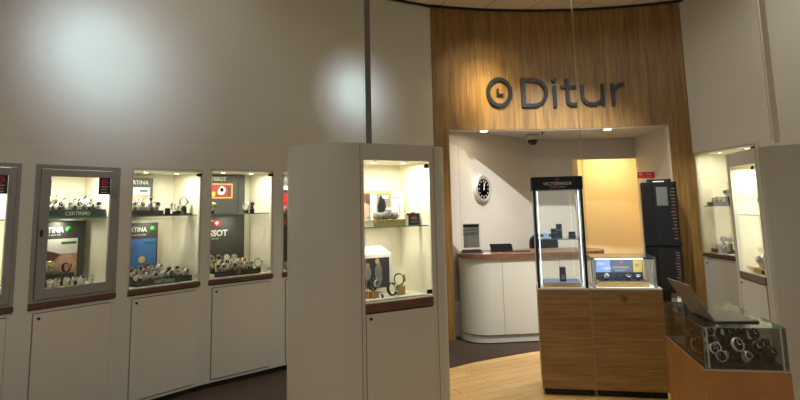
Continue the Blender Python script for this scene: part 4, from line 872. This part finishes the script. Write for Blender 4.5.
# steel rings further back in the case
r = at(LF, 'cable_loop', 'bent silver wire loop at the back left of the low glass case', 'wire', 0.10, 0.70, ZL+0.004); mb = MB(); mb.tube([(0.00, -0.05, 0.006), (-0.02, 0.0, 0.07), (0.02, 0.05, 0.085), (0.08, 0.08, 0.08), (0.14, 0.07, 0.075), (0.17, 0.02, 0.07), (0.15, -0.02, 0.006)], 0.005, CHROME); mb.build('wire', r)
r = at(LF, 'cloth_bag', 'crumpled pale blue plastic bag at the top of the low glass case', 'bag', 0.28, 0.30, ZL+0.004+0.075+0.075)
mb = MB(); n = 14; vs = []; fs = []
for i in range(n+1):
    for j in range(n+1):
        u = i/n*2-1; v = j/n*2-1; rr = math.sqrt(max(0, 1-u*u*0.9)*max(0, 1-v*v*0.9)); vs.append((u*0.13, v*0.09, 0.004+0.05*rr+0.012*math.sin(7*u+5*v)*rr+0.006*math.sin(17*u-11*v)))
for i in range(n):
    for j in range(n): fs.append((i*(n+1)+j, i*(n+1)+j+1, (i+1)*(n+1)+j+1, (i+1)*(n+1)+j))
mb.add(vs, fs, mat('blue_plastic', rgb(120, 160, 190), 0.25)); 
bpy.data.objects.remove(r)
# open hinged panel on top
r = at(LF, 'hinged_folder', 'thin open grey hinged panel standing on top of the low glass case', 'folder', 0.115, 0.13, ZG2, math.radians(6))
PG = mat('folder_grey', rgb(118, 112, 102), 0.5)
mb = MB(); mb.box(0, 0.26, 0, 0.36, 0, 0.012, PG); mb.box(0.005, 0.262, -0.002, 0.362, 0.0, 0.006, BLACK); mb.build('lower_leaf', r, 0.002)
mb = MB(); mb.T = Matrix.Translation((0, 0, 0.012)) @ Matrix.Rotation(math.radians(-122), 4, 'Y'); mb.box(0, 0.26, 0, 0.36, 0, 0.010, PG); mb.build('upper_leaf', r, 0.002)
mb = MB(); mb.cyl(0.007, 0.02, 0.34, CHAR, (0, 0, 0.009), 'y', 10); mb.build('hinge', r)

# ------------------------------------------------------------------ light
w = bpy.data.worlds.new('World'); sc.world = w; w.use_nodes = True
bg = w.node_tree.nodes['Background']; bg.inputs[0].default_value = (0.84, 0.86, 0.88, 1); bg.inputs[1].default_value = 0.37
for k, (x, y) in enumerate(((-1.5, 2.6), (2.4, 2.2))):
    light('AREA', 'ceiling_fill_lamp', (x, y, H-0.03), 14, (1, 0.95, 0.86), 0.6, aim=(x, y, 0), shape='SQUARE', spread=math.radians(105))  # unseen general fill, added above the front of the shop
for k, (x, y, e, sp) in enumerate(((-1.25, 4.75, 5, 165), (0.7, 5.3, 15, 84), (2.0, 6.2, 12, 80), (2.75, 5.2, 15, 165))):
    light('AREA', 'ceiling_fill_lamp', (x, y, H-0.03), e, (1, 0.95, 0.86), 0.6, aim=(x, y, 0), shape='SQUARE', spread=math.radians(sp))  # unseen lamps added to brighten the upper walls and the floor
light('SPOT', 'rear_room_spot', (1.9, 5.2, 4.1), 860, (1, 0.98, 0.97), 0.03, aim=(2.05, 7.6, 1.3), cone=1.05, blend=0.9)
def wash(name, frm, aim, col, steps):
    for e, cone in steps: light('SPOT', name, frm, e, col, 0.03, aim=aim, cone=cone, blend=1.0)
wash('sign_spot', (1.10, 6.15, 3.9), (1.12, 7.4, 3.02), (1, 0.80, 0.46), ((180, 0.42), (150, 0.7), (50, 1.15)))
wash('header_spot', (2.1, 4.9, 3.0), (2.05, 7.5, 2.75), (1, 0.80, 0.52), ((16, 1.1), (14, 1.8)))
IC, LV = (0.62, 0.92, 1.0), (0.78, 0.80, 1.0)
wash('reflected_glow_spot', (-1.15, 2.9, 3.3), (-2.44, 4.66, 2.90), IC, ((60, 0.42), (80, 0.62)))  # added spots imitating the cool glow that reflects in the panes
wash('reflected_glow_spot', (-1.15, 2.9, 3.3), (-2.40, 4.70, 2.86), LV, ((95, 0.85), (20, 1.2)))
wash('reflected_glow_spot', (0.2, 4.9, 3.3), (-0.50, 6.66, 2.93), IC, ((48, 0.32), (56, 0.48)))
wash('reflected_glow_spot', (0.2, 4.9, 3.3), (-0.50, 6.66, 2.90), LV, ((60, 0.7),))
light('AREA', 'passage_lamp', (3.55, 9.5, 2.56), 15, (1, 0.80, 0.50), 0.5, aim=(3.55, 9.5, 0), shape='SQUARE')
light('SPOT', 'rear_room_spot', (0.7, 3.3, 4.1), 420, (1, 0.97, 0.94), 0.03, aim=(3.1, 9.2, 1.1), cone=0.36, blend=0.6)

# ------------------------------------------------------------------ camera
cam = bpy.data.cameras.new('camera'); co = bpy.data.objects.new('camera', cam); C.objects.link(co)
th, ro = math.radians(7.7), math.radians(1.3)
fw = Vector((0, math.cos(th), math.sin(th))); r0 = Vector((1, 0, 0)); u0 = r0.cross(fw)
rr = r0*math.cos(ro)-u0*math.sin(ro); uu = u0*math.cos(ro)+r0*math.sin(ro)
co.matrix_world = Matrix(((rr.x, uu.x, -fw.x, 0), (rr.y, uu.y, -fw.y, 0), (rr.z, uu.z, -fw.z, 1.6), (0, 0, 0, 1)))
cam.sensor_width = 36; cam.lens = 578/800*36; cam.shift_y = -70/800; cam.clip_start = 0.05
sc.camera = co
vs_ = sc.view_settings; vs_.view_transform = 'Standard'; vs_.look = 'None'; vs_.gamma = 1; vs_.use_curve_mapping = False; vs_.exposure = 0.0
sc.cycles.use_denoising = True; sc.cycles.max_bounces = 10; sc.cycles.transparent_max_bounces = 24; sc.cycles.sample_clamp_indirect = 4
